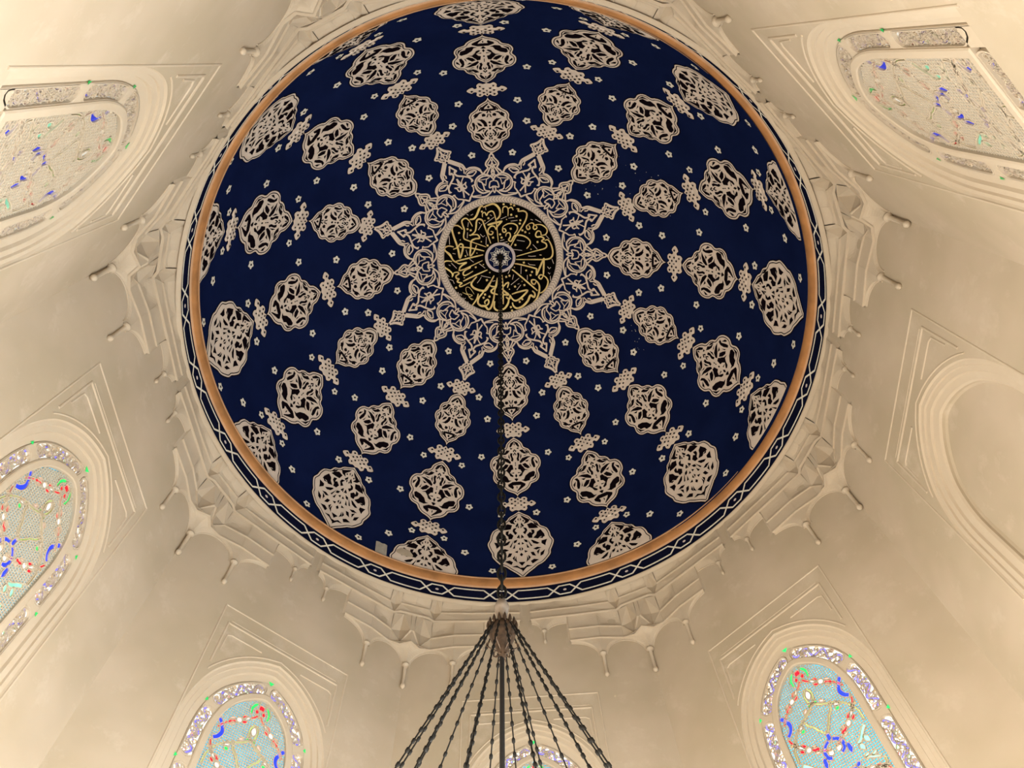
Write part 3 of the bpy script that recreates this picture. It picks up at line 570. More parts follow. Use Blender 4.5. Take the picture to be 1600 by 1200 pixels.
def lattice_mesh():
    mb = MB(); mb.mat('trim_plaster'); px_ = .0068; hw = .00078
    nx = 16; z0 = P_[-1][1]; nz = int((P_[0][1] - z0) / px_) + 1
    def bar(x0, z0_, x1, z1):
        dx, dz = (hw, 0) if abs(x1 - x0) < 1e-6 else (0, hw)
        a = [(x0 - dx, z0_ - dz), (x1 - dx, z1 - dz), (x1 + dx, z1 + dz), (x0 + dx, z0_ + dz)]
        yf, yb = 1 + FRONT + (.0005 if abs(x1 - x0) < 1e-6 else -.0002), 1 + GL
        mb.face([(x, yf, z) for x, z in a])
        mb.face([(a[0][0], yf, a[0][1]), (a[1][0], yf, a[1][1]), (a[1][0], yb, a[1][1]), (a[0][0], yb, a[0][1])])
        mb.face([(a[3][0], yf, a[3][1]), (a[2][0], yf, a[2][1]), (a[2][0], yb, a[2][1]), (a[3][0], yb, a[3][1])])
    for i in range(-nx, nx + 1):
        for j in range(nz):
            x, z = i * px_, z0 + j * px_
            for (xb, zb_) in ((x + px_, z), (x, z + px_)):
                mid = ((x + xb) / 2, (z + zb_) / 2)
                if inside(mid, LOOPP) and not in_motif(mid): bar(x, z, xb, zb_)
    return mb.mesh('lattice', S)
def ribbon3(mb, p, w, y0, y1, m=0, closed=True):
    """upright plaster web along p from depth y0 (front) to y1 (back)"""
    a = offset2(p, w / 2, closed); b = offset2(p, -w / 2, closed)
    mb.grid([[(x, 1 + y1, z) for x, z in a], [(x, 1 + y0, z) for x, z in a], [(x, 1 + y0, z) for x, z in b], [(x, 1 + y1, z) for x, z in b]], m, closed=closed)
LAT = lattice_mesh()
mb = MB(); mb.mat('trim_plaster')
for c, p in MOT: ribbon3(mb, p, .0021, FRONT - .0006, GL)
WEBS = mb.mesh('motif_web', S)
MOTM = {}
# border: sections between the outlines G (outer) and B_ (inner)
def border_map(t0, t1, side):
    """strip of the border between arc positions t0..t1 of the right half outline, side = +-1"""
    L = [0]
    mid = [((a[0] + b[0]) / 2, (a[1] + b[1]) / 2) for a, b in zip(G, B_)]
    for a, b in zip(mid, mid[1:]): L.append(L[-1] + math.hypot(b[0] - a[0], b[1] - a[1]))
    def f(t, w):
        q = t0 + (t1 - t0) * t
        for i in range(len(L) - 1):
            if L[i] <= q <= L[i + 1] or i == len(L) - 2:
                k = (q - L[i]) / (L[i + 1] - L[i]); break
        g = [G[i][j] + (G[i + 1][j] - G[i][j]) * k for j in (0, 1)]; b = [B_[i][j] + (B_[i + 1][j] - B_[i][j]) * k for j in (0, 1)]
        return ((g[0] + (b[0] - g[0]) * w) * side, g[1] + (b[1] - g[1]) * w)
    return f, L[-1]
_, LT = border_map(0, 1, 1)
def bottom_map(x0, x1):
    def f(t, w): return (x0 + (x1 - x0) * t, G[-1][1] + (B_[-1][1] - G[-1][1]) * w)
    return f
SECT = []
for sd in (1, -1):
    for a, b in ((.009, .176), (.196, .340), (.360, LT - .006)): SECT.append((border_map(a, b, sd)[0], b - a, sd))
for x0, x1 in ((-.118, -.008), (.008, .118)): SECT.append((bottom_map(x0, x1), x1 - x0, 1))
def sect_outline(f):
    e = .055; pts = []
    for t, w in [(0, .5), (.015, .25), (.045, .07), (.08, .02)]: pts.append((t, w))
    for i in range(1, 12): pts.append((.08 + .84 * i / 12, .02))
    pts += [(.92, .02), (.955, .07), (.985, .25), (1, .5)]
    up = pts[:]; dn = [(t, 1 - w) for t, w in pts[1:-1]][::-1]
    return [f(t, w) for t, w in up + dn]
sections = []
for si, (f, ln, sd) in enumerate(SECT):
    ol = sect_outline(f); rr = random.Random(31 + (si % 3))
    pane = MB(); pane.mat('G_white')
    pane.face([(x, 1 + GL - .0002, z) for x, z in ol])
    vine = MB(); vine.mat('G_violet')
    vp = [(.02 + .96 * i / 14, .5 + .30 * math.sin(i * 1.35 + si)) for i in range(15)]
    q = catmull([f(t, w) for t, w in vp], 4)
    for a in strip2(q, .0066): vine.face([(x, 1 + GL - .0006, z) for x, z in a])
    for i in range(1, 14, 2):
        t, w = vp[i]; e = [f(t, w), f(min(1, t + .03), .5 + (.5 - w) * .9), f(min(.98, t + .06), .5 + (.5 - w) * 1.25)]
        for a in strip2(catmull(e, 3), .0046): vine.face([(x, 1 + GL - .0008, z) for x, z in a])
    gold = MB(); gg = gold.mat('G_amber'); rd = gold.mat('G_rose'); gn = gold.mat('G_leaf')
    fl_pts = []
    nfl = int(ln / .0155)
    for i in range(nfl):
        t = .05 + .9 * (i + .5) / nfl; w = .5 - .30 * math.sin((t - .02) / .96 * 14 * 1.35 + si) + rr.uniform(-.1, .1)
        fl_pts.append((f(t, min(.84, max(.16, w))), rr.choice((gg, gg, rd, rd, gn))))
    for (cx, cz), c in fl_pts:
        for k in range(6):
            gold.face([(x, 1 + GL - .0010, z) for x, z in ell(cx + .0036 * math.cos(k * 1.047), cz + .0036 * math.sin(k * 1.047), .0017, .0017, 0, 5)], c)
    web = MB(); web.mat('trim_plaster')
    for a in (offset2(q, .0034), offset2(q, -.0034)): ribbon3(web, a, .0011, FRONT - .0004, GL, closed=False)
    for (cx, cz), c in fl_pts: ribbon3(web, ell(cx, cz, .0045, .0042, 0, 8), .0011, FRONT - .0004, GL)
    nn = int(ln / .0052)
    for i in range(nn):
        t = (i + rr.random()) / nn
        for _ in range(4):
            w = rr.uniform(.06, .94); a = rr.uniform(0, 6.28)
            c0 = f(min(.97, max(.03, t)), w); L_ = rr.uniform(.004, .009)
            e = [(c0[0] - L_ * math.cos(a), c0[1] - L_ * math.sin(a)), (c0[0] + .002 * math.sin(a), c0[1] - .002 * math.cos(a)), (c0[0] + L_ * math.cos(a), c0[1] + L_ * math.sin(a))]
            if all(inside(p, ol) for p in e): ribbon3(web, catmull(e, 2), .0010, FRONT - .0004, GL, closed=False)
    sections.append((pane, vine, gold, web, ol))
# the plaster frame between the panes
frame = MB(); frame.mat('trim_plaster')
DF = .0205
backG = loop(inset(.0480)); 
frame.grid([[(x, 1 + GL + .0012, z) for x, z in backG], [(x, 1 + GL + .0012, z) for x, z in loop(inset(.1030))]], 0, closed=True)
for s_ in sections:
    q = s_[4]; ribbon3(frame, q, .0030, DF, GL)
def ring_rib(i0, i1, ch, d_):
    ro, r0, r1, ri = loop(inset(i0)), loop(inset(i0 + ch)), loop(inset(i1 - ch)), loop(inset(i1))
    frame.grid([[(x, 1 + GL, z) for x, z in ro], [(x, 1 + d_ + .002, z) for x, z in ro], [(x, 1 + d_, z) for x, z in r0], [(x, 1 + d_, z) for x, z in r1], [(x, 1 + d_ + .002, z) for x, z in ri], [(x, 1 + GL, z) for x, z in ri]], 0, closed=True)
ring_rib(.0480, .0515, .0008, DF)
ring_rib(.0850, .1035, .0030, .0165)
# joints between the border panes
def joint(f, d_=DF):
    rows = [[f(t, w) for t in (-.25, 0, .5, 1, 1.25)] for w in (0, .1, .3, .5, .7, .9, 1)]
    wid = (1.25, 1.1, .75, .6, .75, 1.1, 1.25)
    P = [[f(.5 + (t - .5) * k_, w) for t in (0, .12, .88, 1)] for w, k_ in zip((0, .1, .3, .5, .7, .9, 1), wid)]
    frame.grid([[(P[i][j][0], 1 + (GL if j in (0, 3) else d_), P[i][j][1]) for j in range(4)] for i in range(7)])
for sd in (1, -1):
    for a_, b_2 in ((.170, .202), (.334, .366) ): joint(border_map(a_, b_2, sd)[0])
fR, fL = border_map(0, .012, 1)[0], border_map(0, .012, -1)[0]
joint(lambda t, w: fR((t - .5) * 2, w) if t >= .5 else fL((.5 - t) * 2, w))
joint(bottom_map(-.013, .013))
for sd in (1, -1):
    cx, cz = (G[-1][0] + B_[-1][0]) / 2 * sd, (G[-1][1] + B_[-1][1]) / 2; frame.box((cx, 1 + (GL + DF) / 2, cz), .0185, (GL - DF) / 2, .017)
FRAME = frame.mesh('plaster_frame', S)
TRI = []
for sd in (1, -1):
    for q in (.186, .350):
        f, _l = border_map(q - .006, q + .006, sd)
        TRI.append([f(.5, .02), f(0, -.20), f(1, -.20)]); TRI.append([f(.5, .98), f(0.1, 1.14), f(.9, 1.14)])
f, _l = border_map(0, .012, 1)
TRI.append([(0, G[0][1] - .004), (-.009, G[0][1] + .008), (.009, G[0][1] + .008)])
wl_ = {0: ('1', .62), 1: ('2', .74), 3: ('3', .20), 4: ('4', .3), 5: ('5', .20), 6: ('6', .50), 7: ('7', .58)}
wlab = {0: 'stained glass window on the wall behind the hanging chains', 1: 'vivid turquoise stained glass window at the lower right', 3: 'greyish stained glass window seen steeply at the upper right',
        4: 'stained glass window in the wall behind the viewer', 5: 'greyish stained glass window seen steeply at the upper left', 6: 'pale blue stained glass window at the left edge', 7: 'turquoise stained glass window at the lower left'}
GC = {'cyan': (.005, .44, .70), 'white': (.86, .88, .84), 'red': (.80, .012, .03), 'green': (.03, .62, .13), 'blue': (.03, .06, .90), 'pink': (.85, .52, .45), 'olive': (.40, .52, .16), 'mint': (.30, .85, .58), 'orange': (.95, .48, .10),
      'violet': (.20, .18, .85), 'amber': (.62, .36, .10), 'rose': (.62, .10, .14), 'leaf': (.10, .45, .16)}
for k, (num, st) in wl_.items():
    for c, rgb in GC.items(): glass_lit('%s_glass_%s' % (c, num), rgb, DAY * st * (1.15 if c in ('white', 'cyan') else 1.0))
    win = link('window_' + num, None, None, zl, -R(45 * k), kind='structure', label=wlab[k])
    sfx = '_glass_' + num
    link('plaster_frame', FRAME, win)
    mb = MB(); mb.mat('cyan' + sfx); vs = loop(inset(.1035))
    for t in tessellate_polygon([[Vector((x, z, 0)) for x, z in vs]]): mb.face([(vs[i][0], 1 + GL + .0004, vs[i][1]) for i in t])
    pn = link('center_pane', mb.mesh('center_pane', S), win, label='turquoise glass behind a fine plaster lattice')
    link('lattice', LAT, pn, kind='stuff'); link('motif_web', WEBS, pn, kind='stuff')
    by = {}
    for c, p in MOT: by.setdefault(c, []).append(p)
    for c, ps in by.items():
        mb = MB(); mb.mat(c + sfx)
        for p in ps:
            for t in tessellate_polygon([[Vector((x, z, 0)) for x, z in p]]): mb.face([(p[i][0], 1 + GL - .0008, p[i][1]) for i in t])
        link(c + '_glass', mb.mesh(c + '_glass', S), pn)
    for si, (pane, vine, gold, web, ol) in enumerate(sections):
        pane.mats = ['white' + sfx]; vine.mats = ['violet' + sfx]; gold.mats = ['amber' + sfx, 'rose' + sfx, 'leaf' + sfx]
        o = link('border_pane', pane.mesh('border_pane', S), win)
        link('vine', vine.mesh('vine', S), o); link('blossoms', gold.mesh('blossoms', S), o)
        if k == 0: SECT[si] = SECT[si] + (web.mesh('border_web', S),)
        link('border_web', SECT[si][-1], o)
    mb = MB(); mb.mat('green' + sfx)
    for t in TRI: mb.face([(x, 1 + DF - .0006, z) for x, z in t])
    link('corner_glass', mb.mesh('corner_glass', S), win)
# low windows added out of view, their glowing panes light the walls
glass_lit('clear_glass_front', (.74, .88, 1.0), LOW_FILL * .3); glass_lit('clear_glass_right', (.42, .74, 1.0), LOW_FILL)
for i, k in enumerate((0, 2)):
    win = link('window_%d' % (8 + i), None, None, zl, -R(45 * k), kind='structure', label='added low window glowing as fill light in the %s wall, below the picture' % sides[k].replace('_', ' '))
    mb = MB(); mb.mat('trim_plaster')
    for x in (-.1536, -.0512, .0512, .1536): mb.box((x, 1.055, .15), .004, .005, .27)
    for z in (-.12, .06, .24, .42): mb.box((0, 1.055, z), .1536, .005, .004)
    link('glazing_bars', mb.mesh('glazing_bars', S), win)
    for a in range(3):
        for b_ in range(3):
            mb = MB(); mb.mat('clear_glass_' + sides[k]); mb.box((-.1024 + .1024 * a, 1.057, -.03 + .18 * b_), .0472, .0008, .086); link('pane', mb.mesh('pane', S), win)

# ================================================================ muqarnas in the eight corners
def wr(y): return 1.0824 - TAN * abs(y)
def zs(y): return -.055 * abs(y)
T1 = [(0, 1.030), (.054, 1.030), (.0946, 1.026), (.1985, .9895), (.277, .9585), (.362, .9255)]
N1 = (.074, 1.041)
ZB1, ZM1, ZT1 = 2.008, 2.047, 2.0885
def ringr(y): return math.sqrt(max(.5, .9975 ** 2 - y * y))
T2 = [(.0725, 1.0495), (.1445, 1.0115), (.2418, .9775)]
N2 = (.0353, 1.0565); C2 = (0, 1.031)
ZB2, ZM2 = 1.878, 1.932
def both(fn):
    for sg in (1, -1): fn(sg)
def quad(mb, P, sg): mb.face([(sg * x, r, z) for x, r, z in (P if sg > 0 else P[::-1])])
def tier1():
    mb = MB(); mb.mat('trim_plaster')
    def go(sg):
        L = [(0, 1.030, ZM1), (.054, 1.030, ZM1), (N1[0], N1[1], ZB1), (0, 1.031, ZB1)]; quad(mb, L, sg)
        a = T1[2]; b = T1[3]
        quad(mb, [(a[0], a[1], ZM1 + zs(a[0])), (b[0], b[1], ZM1 + zs(b[0])), (b[0], b[1], ZB1 + zs(b[0])), (N1[0], N1[1], ZB1)], sg)
        for (a, b) in zip(T1[3:], T1[4:]):
            e = .0002
            quad(mb, [(a[0] + e, a[1], ZM1 + zs(a[0])), (b[0] - e, b[1], ZM1 + zs(b[0])), (b[0] - e, b[1], ZB1 + zs(b[0])), (a[0] + e, a[1], ZB1 + zs(a[0]))], sg)
        # coved upper panels
        pan = [(0, T1[1], 0), (T1[2], T1[3], 0), (T1[3], T1[4], 0), (T1[4], T1[5], 0)]
        for a, b, _ in pan:
            a = (0, 1.030) if a == 0 else a
            n_ = 6; rows = []
            for i in range(5):
                t = i / 4; row = []
                for j in range(n_ + 1):
                    u = j / n_; y = a[0] + (b[0] - a[0]) * u + (.0002 * (1 - 2 * u)); r0 = a[1] + (b[1] - a[1]) * u
                    z0_ = ZM1 + zs(y); z1 = ZT1
                    hood = .006 * (1 - (2 * u - 1) ** 2) * math.sin(math.pi * t) 
                    r = r0 + (ringr(y) - r0) * (t ** 2.2) + hood
                    row.append((sg * y, min(r, wr(y) - .0005) if t < .9 else r, z0_ + (z1 - z0_) * t))
                rows.append(row)
            mb.grid(rows)
        # soffit back to the wall
        bot = [(0, 1.031), N1] + T1[3:]
        for a, b in zip(bot, bot[1:]):
            za, zb_ = ZB1 + zs(a[0]), ZB1 + zs(b[0])
            mb.face([(sg * a[0], a[1], za), (sg * b[0], b[1], zb_), (sg * b[0], wr(b[0]) + .004, zb_), (sg * a[0], wr(a[0]) + .004, za)])
        e = T1[-1]; z0_ = ZB1 + zs(e[0])
        mb.face([(sg * e[0], e[1], z0_), (sg * e[0], e[1], ZM1 + zs(e[0])), (sg * e[0], ringr(e[0]), ZT1), (sg * (e[0] + .016), wr(e[0] + .016) + .002, ZT1), (sg * (e[0] + .016), wr(e[0] + .016) + .002, z0_)])
    both(go); return mb.mesh('upper_tier', S)
def notch(bot, inn, out, ztop, top_in, top_c, top_out, deep, zc):
    """folded spade-shaped hollow: two lower and two upper facets meeting in a crease"""
    mb = MB(); mb.mat('trim_plaster')
    def go(sg):
        c = deep
        for P in ([bot, c, inn], [bot, out, c], [inn, c, top_c, top_in], [out, top_out, top_c, c]):
            mb.face([(sg * x, r, z) for x, r, z in P])
    return go, mb
def tier1_notch():
    go, mb = notch((N1[0], N1[1], ZB1), (.054, 1.030, ZM1), (.0946, 1.026, ZM1 + zs(.09)), ZT1, (.056, .9975, ZT1), (.0735, 1.008, ZT1), (.092, .9945, ZT1), (.0738, 1.0475, 2.056), 0)
    both(go); return mb.mesh('folded_niche', S)
def tier2():
    mb = MB(); mb.mat('trim_plaster')
    def t1b(y):   # outline of the upper tier's lower edge
        bot = [(0, 1.031), N1] + T1[3:]
        for a, b in zip(bot, bot[1:]):
            if a[0] <= y <= b[0]: return a[1] + (b[1] - a[1]) * (y - a[0]) / (b[0] - a[0])
        return wr(y)
    def go(sg):
        pts = T2
        for a, b in zip(pts, pts[1:]):
            e = .0002
            mb.face([(sg * (a[0] + e), a[1], ZM2), (sg * (b[0] - e), b[1], ZM2), (sg * (b[0] - e), b[1], ZB2), (sg * (a[0] + e), a[1], ZB2)])
            rows = []
            for i in range(7):
                t = i / 6; row = []
                for j in range(9):
                    u = j / 8; y = a[0] + e + (b[0] - a[0] - 2 * e) * u; r0 = a[1] + (b[1] - a[1]) * u
                    hol = (.009 if a[0] < .1 else .003) * (1 - (2 * u - 1) ** 2) * math.sin(math.pi * min(1, t * 1.05))
                    r1 = t1b(y) + .001; zt = ZB1 + zs(y) + .001
                    r = r0 + (r1 - r0) * t ** 1.5 + hol
                    row.append((sg * y, min(r, wr(y) + .002), ZM2 + (zt - ZM2) * t))
                rows.append(row)
            mb.grid(rows)
        a = T2[0]
        mb.face([(sg * a[0], a[1], ZM2), (sg * a[0], a[1], ZB2), (sg * N2[0], N2[1], ZB2 + .008)])
        mb.face([(sg * a[0], a[1], ZB2), (sg * C2[0], C2[1], ZB2), (sg * N2[0], N2[1], ZB2 + .008)])
        mb.face([(sg * .0, 1.029, ZM2 - .003), (sg * .007, 1.029, ZM2 - .003), (sg * N2[0], N2[1], ZB2 + .008), (sg * C2[0], C2[1], ZB2)])
        mb.face([(0, 1.029, ZM2 - .003), (sg * .007, 1.029, ZM2 - .003), (sg * .007, 1.033, ZB1), (0, 1.033, ZB1)])
        e = T2[-1]; mb.face([(sg * e[0], e[1], ZB2), (sg * e[0], e[1], ZM2), (sg * e[0], t1b(e[0]), ZB1 + zs(e[0])), (sg * (e[0] + .010), wr(e[0] + .010) + .001, ZB1 + zs(e[0])), (sg * (e[0] + .010), wr(e[0] + .010) + .001, ZB2)])
        for a, b in zip(T2, T2[1:]): mb.face([(sg * a[0], a[1], ZB2), (sg * b[0], b[1], ZB2), (sg * b[0], wr(b[0]) + .004, ZB2), (sg * a[0], wr(a[0]) + .004, ZB2)])
    both(go); return mb.mesh('lower_tier', S)
def tier2_notch():
    go, mb = notch((N2[0], N2[1], ZB2 + .008), (.007, 1.029, ZM2 - .003), (T2[0][0], T2[0][1], ZM2), ZB1, (.009, 1.032, ZB1), (.036, 1.037, ZB1), (.070, 1.041, ZB1), (.037, 1.0655, 1.955), 0)
    both(go); return mb.mesh('folded_niche', S)
def bracket(top, cap, zc=1.808, n=10):
    mb = MB(); mb.mat('trim_plaster'); rows = []
    for i in range(n + 1):
        q = math.pi / 2 * i / n; rows.append([(a[0] + (c[0] - a[0]) * math.sin(q), a[1] + (c[1] - a[1]) * math.sin(q), zc + (a[2] - zc) * math.cos(q)) for a, c in zip(top, cap)])
    mb.grid(rows); return mb.mesh('bracket', S, False)
def cen_bracket():
    top = [(-.0725, wr(.0725) - .0005, 1.868), (-.0722, T2[0][1], ZB2), (-N2[0], N2[1] - .002, ZB2), (0, C2[1], ZB2), (N2[0], N2[1] - .002, ZB2), (.0722, T2[0][1], ZB2), (.0725, wr(.0725) - .0005, 1.868)]
    cap = [(-.013, wr(.013) - .0003), (-.010, 1.070), (-.006, 1.066), (0, 1.064), (.006, 1.066), (.010, 1.070), (.013, wr(.013) - .0003)]
    return bracket(top, cap)
def side_bracket(sg):
    top = [(.0728, wr(.0728) - .0005, 1.868), (.0735, T2[0][1], ZB2), (.1445, T2[1][1], ZB2), (.2410, T2[2][1], ZB2), (.2415, wr(.2415) - .0005, 1.868)]
    c = .1475
    cap = [(c - .013, wr(c - .013) - .0003), (c - .010, wr(c - .01) - .009), (c, wr(c) - .012), (c + .010, wr(c + .01) - .009), (c + .013, wr(c + .013) - .0003)]
    return bracket([(sg * a, b, z) for a, b, z in top], [(sg * a, b) for a, b in cap])
def mini_bracket(sg):
    c = .323
    top = [(.2440, wr(.244) - .0004, 1.968), (.2445, .9700, ZB1 + zs(.25)), (.300, .9482, ZB1 + zs(.3)), (.362, .9260, ZB1 + zs(.362)), (.3625, wr(.3625) - .0004, 1.972)]
    cap = [(c - .010, wr(c - .01) - .0003), (c - .007, wr(c - .007) - .007), (c, wr(c) - .009), (c + .007, wr(c + .007) - .007), (c + .010, wr(c + .01) - .0003)]
    return bracket([(sg * a, b, z) for a, b, z in top], [(sg * a, b) for a, b in cap], 1.932)
def colonnette(y, ztop, zbot, r=.0056):
    mb = MB(); mb.mat('trim_plaster')
    rc = wr(y) - r * .8 if y else 1.0824 - r * 1.9
    prof = [(.002, ztop + .006), (r * 2.1, ztop + .006), (r * 2.2, ztop + .001), (r * 1.25, ztop - .003), (r, ztop - .006), (r * .95, zbot + .012), (r * 1.2, zbot + .008), (r * 1.5, zbot + .002), (r * 1.25, zbot - .004), (r * .5, zbot - .008), (.0005, zbot - .009)]
    mb.lathe(prof, 12, 0, (y, rc)); return mb.mesh('colonnette', S, True)
def moulding(pts, r=.0032, ledge=True):
    """plaster fillet: a square ledge with a flat soffit, or a round rib"""
    mb = MB(); mb.mat('trim_plaster')
    if not ledge: mb.tube(pts, r, 6)
    else:
        rows = []
        for x, y, z in pts:
            rows.append([(x, y + r, z + r * .6), (x, y - r * 1.1, z + r * .6), (x, y - r * 1.35, z + r * .1), (x, y - r * 1.2, z - r * .6), (x, y + r, z - r * .6)])
        mb.grid(rows); mb.face(rows[0]); mb.face(rows[-1][::-1])
    return mb.mesh('moulding', S)
parts = [('upper_tier', tier1()), ('folded_niche', tier1_notch()), ('lower_tier', tier2()), ('folded_niche', tier2_notch()), ('bracket', cen_bracket())]
for sg in (1, -1):
    parts += [('bracket', side_bracket(sg)), ('bracket', mini_bracket(sg)), ('colonnette', colonnette(sg * .1475, 1.808, 1.722)), ('colonnette', colonnette(sg * .323, 1.930, 1.882, .0042))]
    o = .0016
    parts.append(('moulding', moulding([(sg * .0946, 1.026 - o, ZM1 + zs(.09))] + [(sg * a, b - o, ZM1 + zs(a)) for a, b in T1[3:]])))
    parts.append(('moulding', moulding([(sg * .054, 1.0297, ZM1 - .001), (sg * N1[0], N1[1] - .001, ZB1 + .001), (sg * .0946, 1.0255, ZM1 - .005)], .0012)))
    parts.append(('moulding', moulding([(sg * a, b - o, ZM2) for a, b in T2[::-1]] + [(sg * N2[0], N2[1] - .001, ZB2 + .009), (sg * .007, 1.0275, ZM2 - .003)], .0030)))
    parts.append(('moulding', moulding([(sg * a, b - o, ZB2) for a, b in T2[::-1]] + [(sg * N2[0], N2[1] - .004, ZB2 - .001), (0, C2[1] - o, ZB2)], .0033)))
    parts.append(('moulding', moulding([(0, 1.0295, ZB1), (sg * .052, 1.0295, ZB1), (sg * N1[0], N1[1] - o, ZB1)] + [(sg * a, b - o, ZB1 + zs(a)) for a, b in T1[3:]], .0036)))
    for c, lo, hi, zc, zt in ((0, .013, .0725, 1.808, 1.868), (.1475, -.013, -.0747, 1.808, 1.868), (.1475, .013, .094, 1.808, 1.868), (.323, -.010, -.079, 1.932, 1.968), (.323, .010, .0395, 1.932, 1.972)):
        pts = []
        for i in range(11):
            q = math.pi / 2 * i / 10; y = c + hi + (lo - hi) * math.sin(q); pts.append((sg * y, wr(y) - .0012, zc + (zt - zc) * math.cos(q)))
        parts.append(('arch_rib', moulding(pts, .0019, False)))
parts.append(('moulding', moulding([(-.054, 1.0285, ZM1), (.054, 1.0285, ZM1)])))
parts.append(('colonnette', colonnette(0, 1.808, 1.722, .0060)))
clab = ['to the right of the hanging chains', 'between the turquoise window and the blind niche', 'between the blind niche and the upper right window', 'at the top edge right of centre',
        'at the top edge left of centre', 'between the upper left window and the left edge window', 'between the left edge window and the lower left window', 'to the left of the hanging chains']
for c in range(8):
    t = link('trim_%d' % (4 + c), None, None, zl, -R(22.5 + 45 * c), kind='structure', label='cream plaster muqarnas corner ' + clab[c])
    for nm, me in parts: link(nm, me, t)

# ================================================================ chandelier
def axis_pt(z):
    t = max(0.0, min(1.0, (3.27 - z) / (3.27 - .93)))
    x = -.008 + (-.0345 + .008) * t
    if z < .93: x = -.0345 - (.93 - z) * .013
    return Vector((x, 0.0, z))
ch = link('chandelier', None, None, (0, 0, EYE), label='dark iron chandelier hung from the dome on a long chain', category='chandelier')
mb = MB(); mb.mat('iron')
z = 3.272; k = 0
LK = .0285
while z > .955:
    c = axis_pt(z - LK / 2); p = []
    for i in range(10):
        a = 2 * math.pi * i / 10; q = .0068 * math.cos(a); h = LK * .62 * math.sin(a)
        p.append((c.x + (q if k % 2 else 0), c.y + (0 if k % 2 else q), c.z + h))
    mb.tube(p, .0026, 5, 0, closed=True); z -= LK * .86; k += 1
link('suspension_chain', mb.mesh('suspension_chain', S, True), ch, kind='stuff')
mb = MB(); mb.mat('iron'); a = axis_pt(3.27)
mb.lathe([(.0005, 3.281), (.016, 3.280), (.017, 3.272), (.010, 3.264), (.003, 3.258), (.0005, 3.257)], 16, 0, (a.x, a.y))
link('ceiling_hook', mb.mesh('ceiling_hook', S, True), ch)
a = axis_pt(.92); C0 = (a.x, a.y)
mb = MB(); mb.mat('horn')
mb.lathe([(.0006, .962), (.005, .960), (.009, .952), (.0125, .942), (.0120, .933), (.0092, .925), (.0085, .915), (.011, .906), (.0135, .900), (.012, .896)], 20, 0, C0)
link('finial', mb.mesh('finial', S, True), ch, label='pale bottle-shaped finial')
mb = MB(); mb.mat('bronze')
mb.lathe([(.010, .902), (.016, .899), (.0215, .893), (.0225, .884), (.020, .872), (.015, .860), (.010, .848), (.007, .838), (.003, .828), (.0005, .824)], 16, 0, C0)
NS = 16; PH = .14
for i in range(NS):
    t = 2 * math.pi * i / NS + PH; x, y = C0[0] + .023 * math.sin(t), C0[1] + .023 * math.cos(t)
    mb.lathe([(.0004, .905), (.0022, .899), (.003, .893), (.0018, .888), (.0006, .884)], 6, 0, (x, y))
link('crown', mb.mesh('crown', S, True), ch, label='openwork bronze crown')
mb = MB(); mb.mat('bronze')
for i in range(6):
    t = 2 * math.pi * i / 6 + .4; dx, dy = math.sin(t), math.cos(t)
    mb.tube([(C0[0] + dx * (.020 - .010 * j / 8 + .008 * math.sin(j * .8)), C0[1] + dy * (.020 - .010 * j / 8 + .008 * math.sin(j * .8)), .862 - .004 * j) for j in range(9)], .0011, 5)
link('crown_scrolls', mb.mesh('crown_scrolls', S, True), ch)
ZR, RR = .30, .262
b0 = axis_pt(ZR)
mb = MB(); mb.mat('cable_grey')
mb.tube([tuple(axis_pt(.84 - (.84 - ZR) * j / 14)) for j in range(15)], .0036, 8)
link('cable', mb.mesh('cable', S, True), ch)
sph = [(math.sin(math.pi * i / 4), math.cos(math.pi * i / 4)) for i in range(5)]
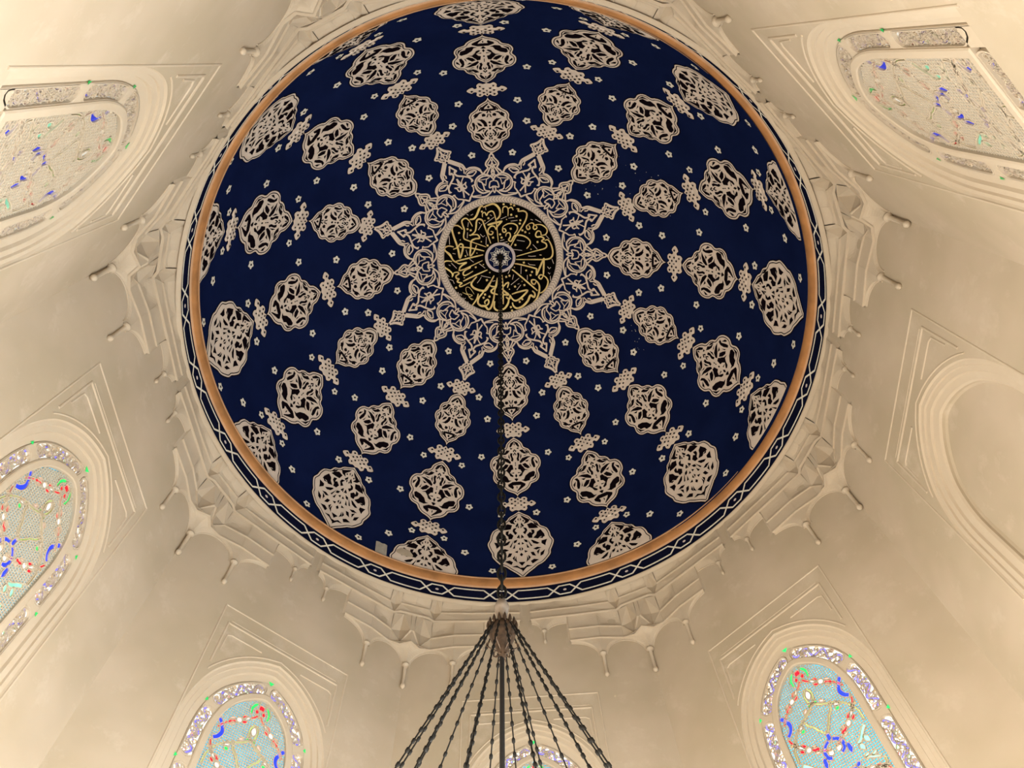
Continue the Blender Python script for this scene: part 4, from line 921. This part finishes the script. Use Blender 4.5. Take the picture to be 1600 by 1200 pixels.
for i in range(NS):
    t = 2 * math.pi * i / NS + PH; dx, dy = math.sin(t), math.cos(t)
    p0 = Vector((C0[0] + .022 * dx, C0[1] + .022 * dy, .888)); p1 = Vector((b0.x + RR * dx, b0.y + RR * dy, ZR + .01))
    mb = MB(); mb.mat('iron'); L = (p1 - p0).length; n_ = int(L / .0215); dr = (p1 - p0).normalized()
    mb.tube([tuple(p0 + (p1 - p0) * (j / 6)) for j in range(7)], .00115, 5)
    rr = random.Random(i)
    for j in range(1, n_):
        c = p0 + dr * (L * (j + rr.uniform(-.12, .12)) / n_)
        mb.tube([tuple(c - dr * .0045), tuple(c - dr * .0022), tuple(c + dr * .0022), tuple(c + dr * .0045)], [.0011, .0026, .0026, .0011], 6)
    link('hanging_strand', mb.mesh('hanging_strand', S, True), ch)
mb = MB(); mb.mat('iron')
mb.tube([(b0.x + RR * math.sin(2 * math.pi * j / 64), b0.y + RR * math.cos(2 * math.pi * j / 64), ZR) for j in range(64)], .006, 8, 0, closed=True)
link('hoop', mb.mesh('hoop', S, True), ch)
for i in range(8):
    t = 2 * math.pi * i / 8 + PH
    mb = MB(); mb.mat('iron'); mb.tube([(b0.x, b0.y, ZR), (b0.x + RR * math.sin(t), b0.y + RR * math.cos(t), ZR)], .0028, 6); link('spoke', mb.mesh('spoke', S), ch)
cup = MB(); cup.mat('lamp_glass'); cup.lathe([(.002, -.022), (.009, -.020), (.013, -.012), (.014, 0), (.0155, .008)], 14)
CUP = cup.mesh('lamp_cup', S, True)
bl = MB(); bl.mat('bulb'); bl.lathe([(.0003, .012), (.004, .010), (.0055, .004), (.004, -.004), (.002, -.008)], 10); BUL = bl.mesh('bulb', S, True)
for i in range(NS):
    t = 2 * math.pi * (i + .5) / NS + PH; p = (S * (b0.x + RR * math.sin(t)), S * (b0.y + RR * math.cos(t)), S * (ZR + .022))
    o = link('lamp_cup', CUP, ch, p); link('bulb', BUL, o)
    ld = bpy.data.lights.new('lamp_light', 'POINT'); ld.energy = LAMP_WATTS; ld.color = LAMP_COLOR; ld.shadow_soft_size = .06
    lo = bpy.data.objects.new('lamp_light', ld); col.objects.link(lo); lo.parent = o; lo.location = (0, 0, .11)
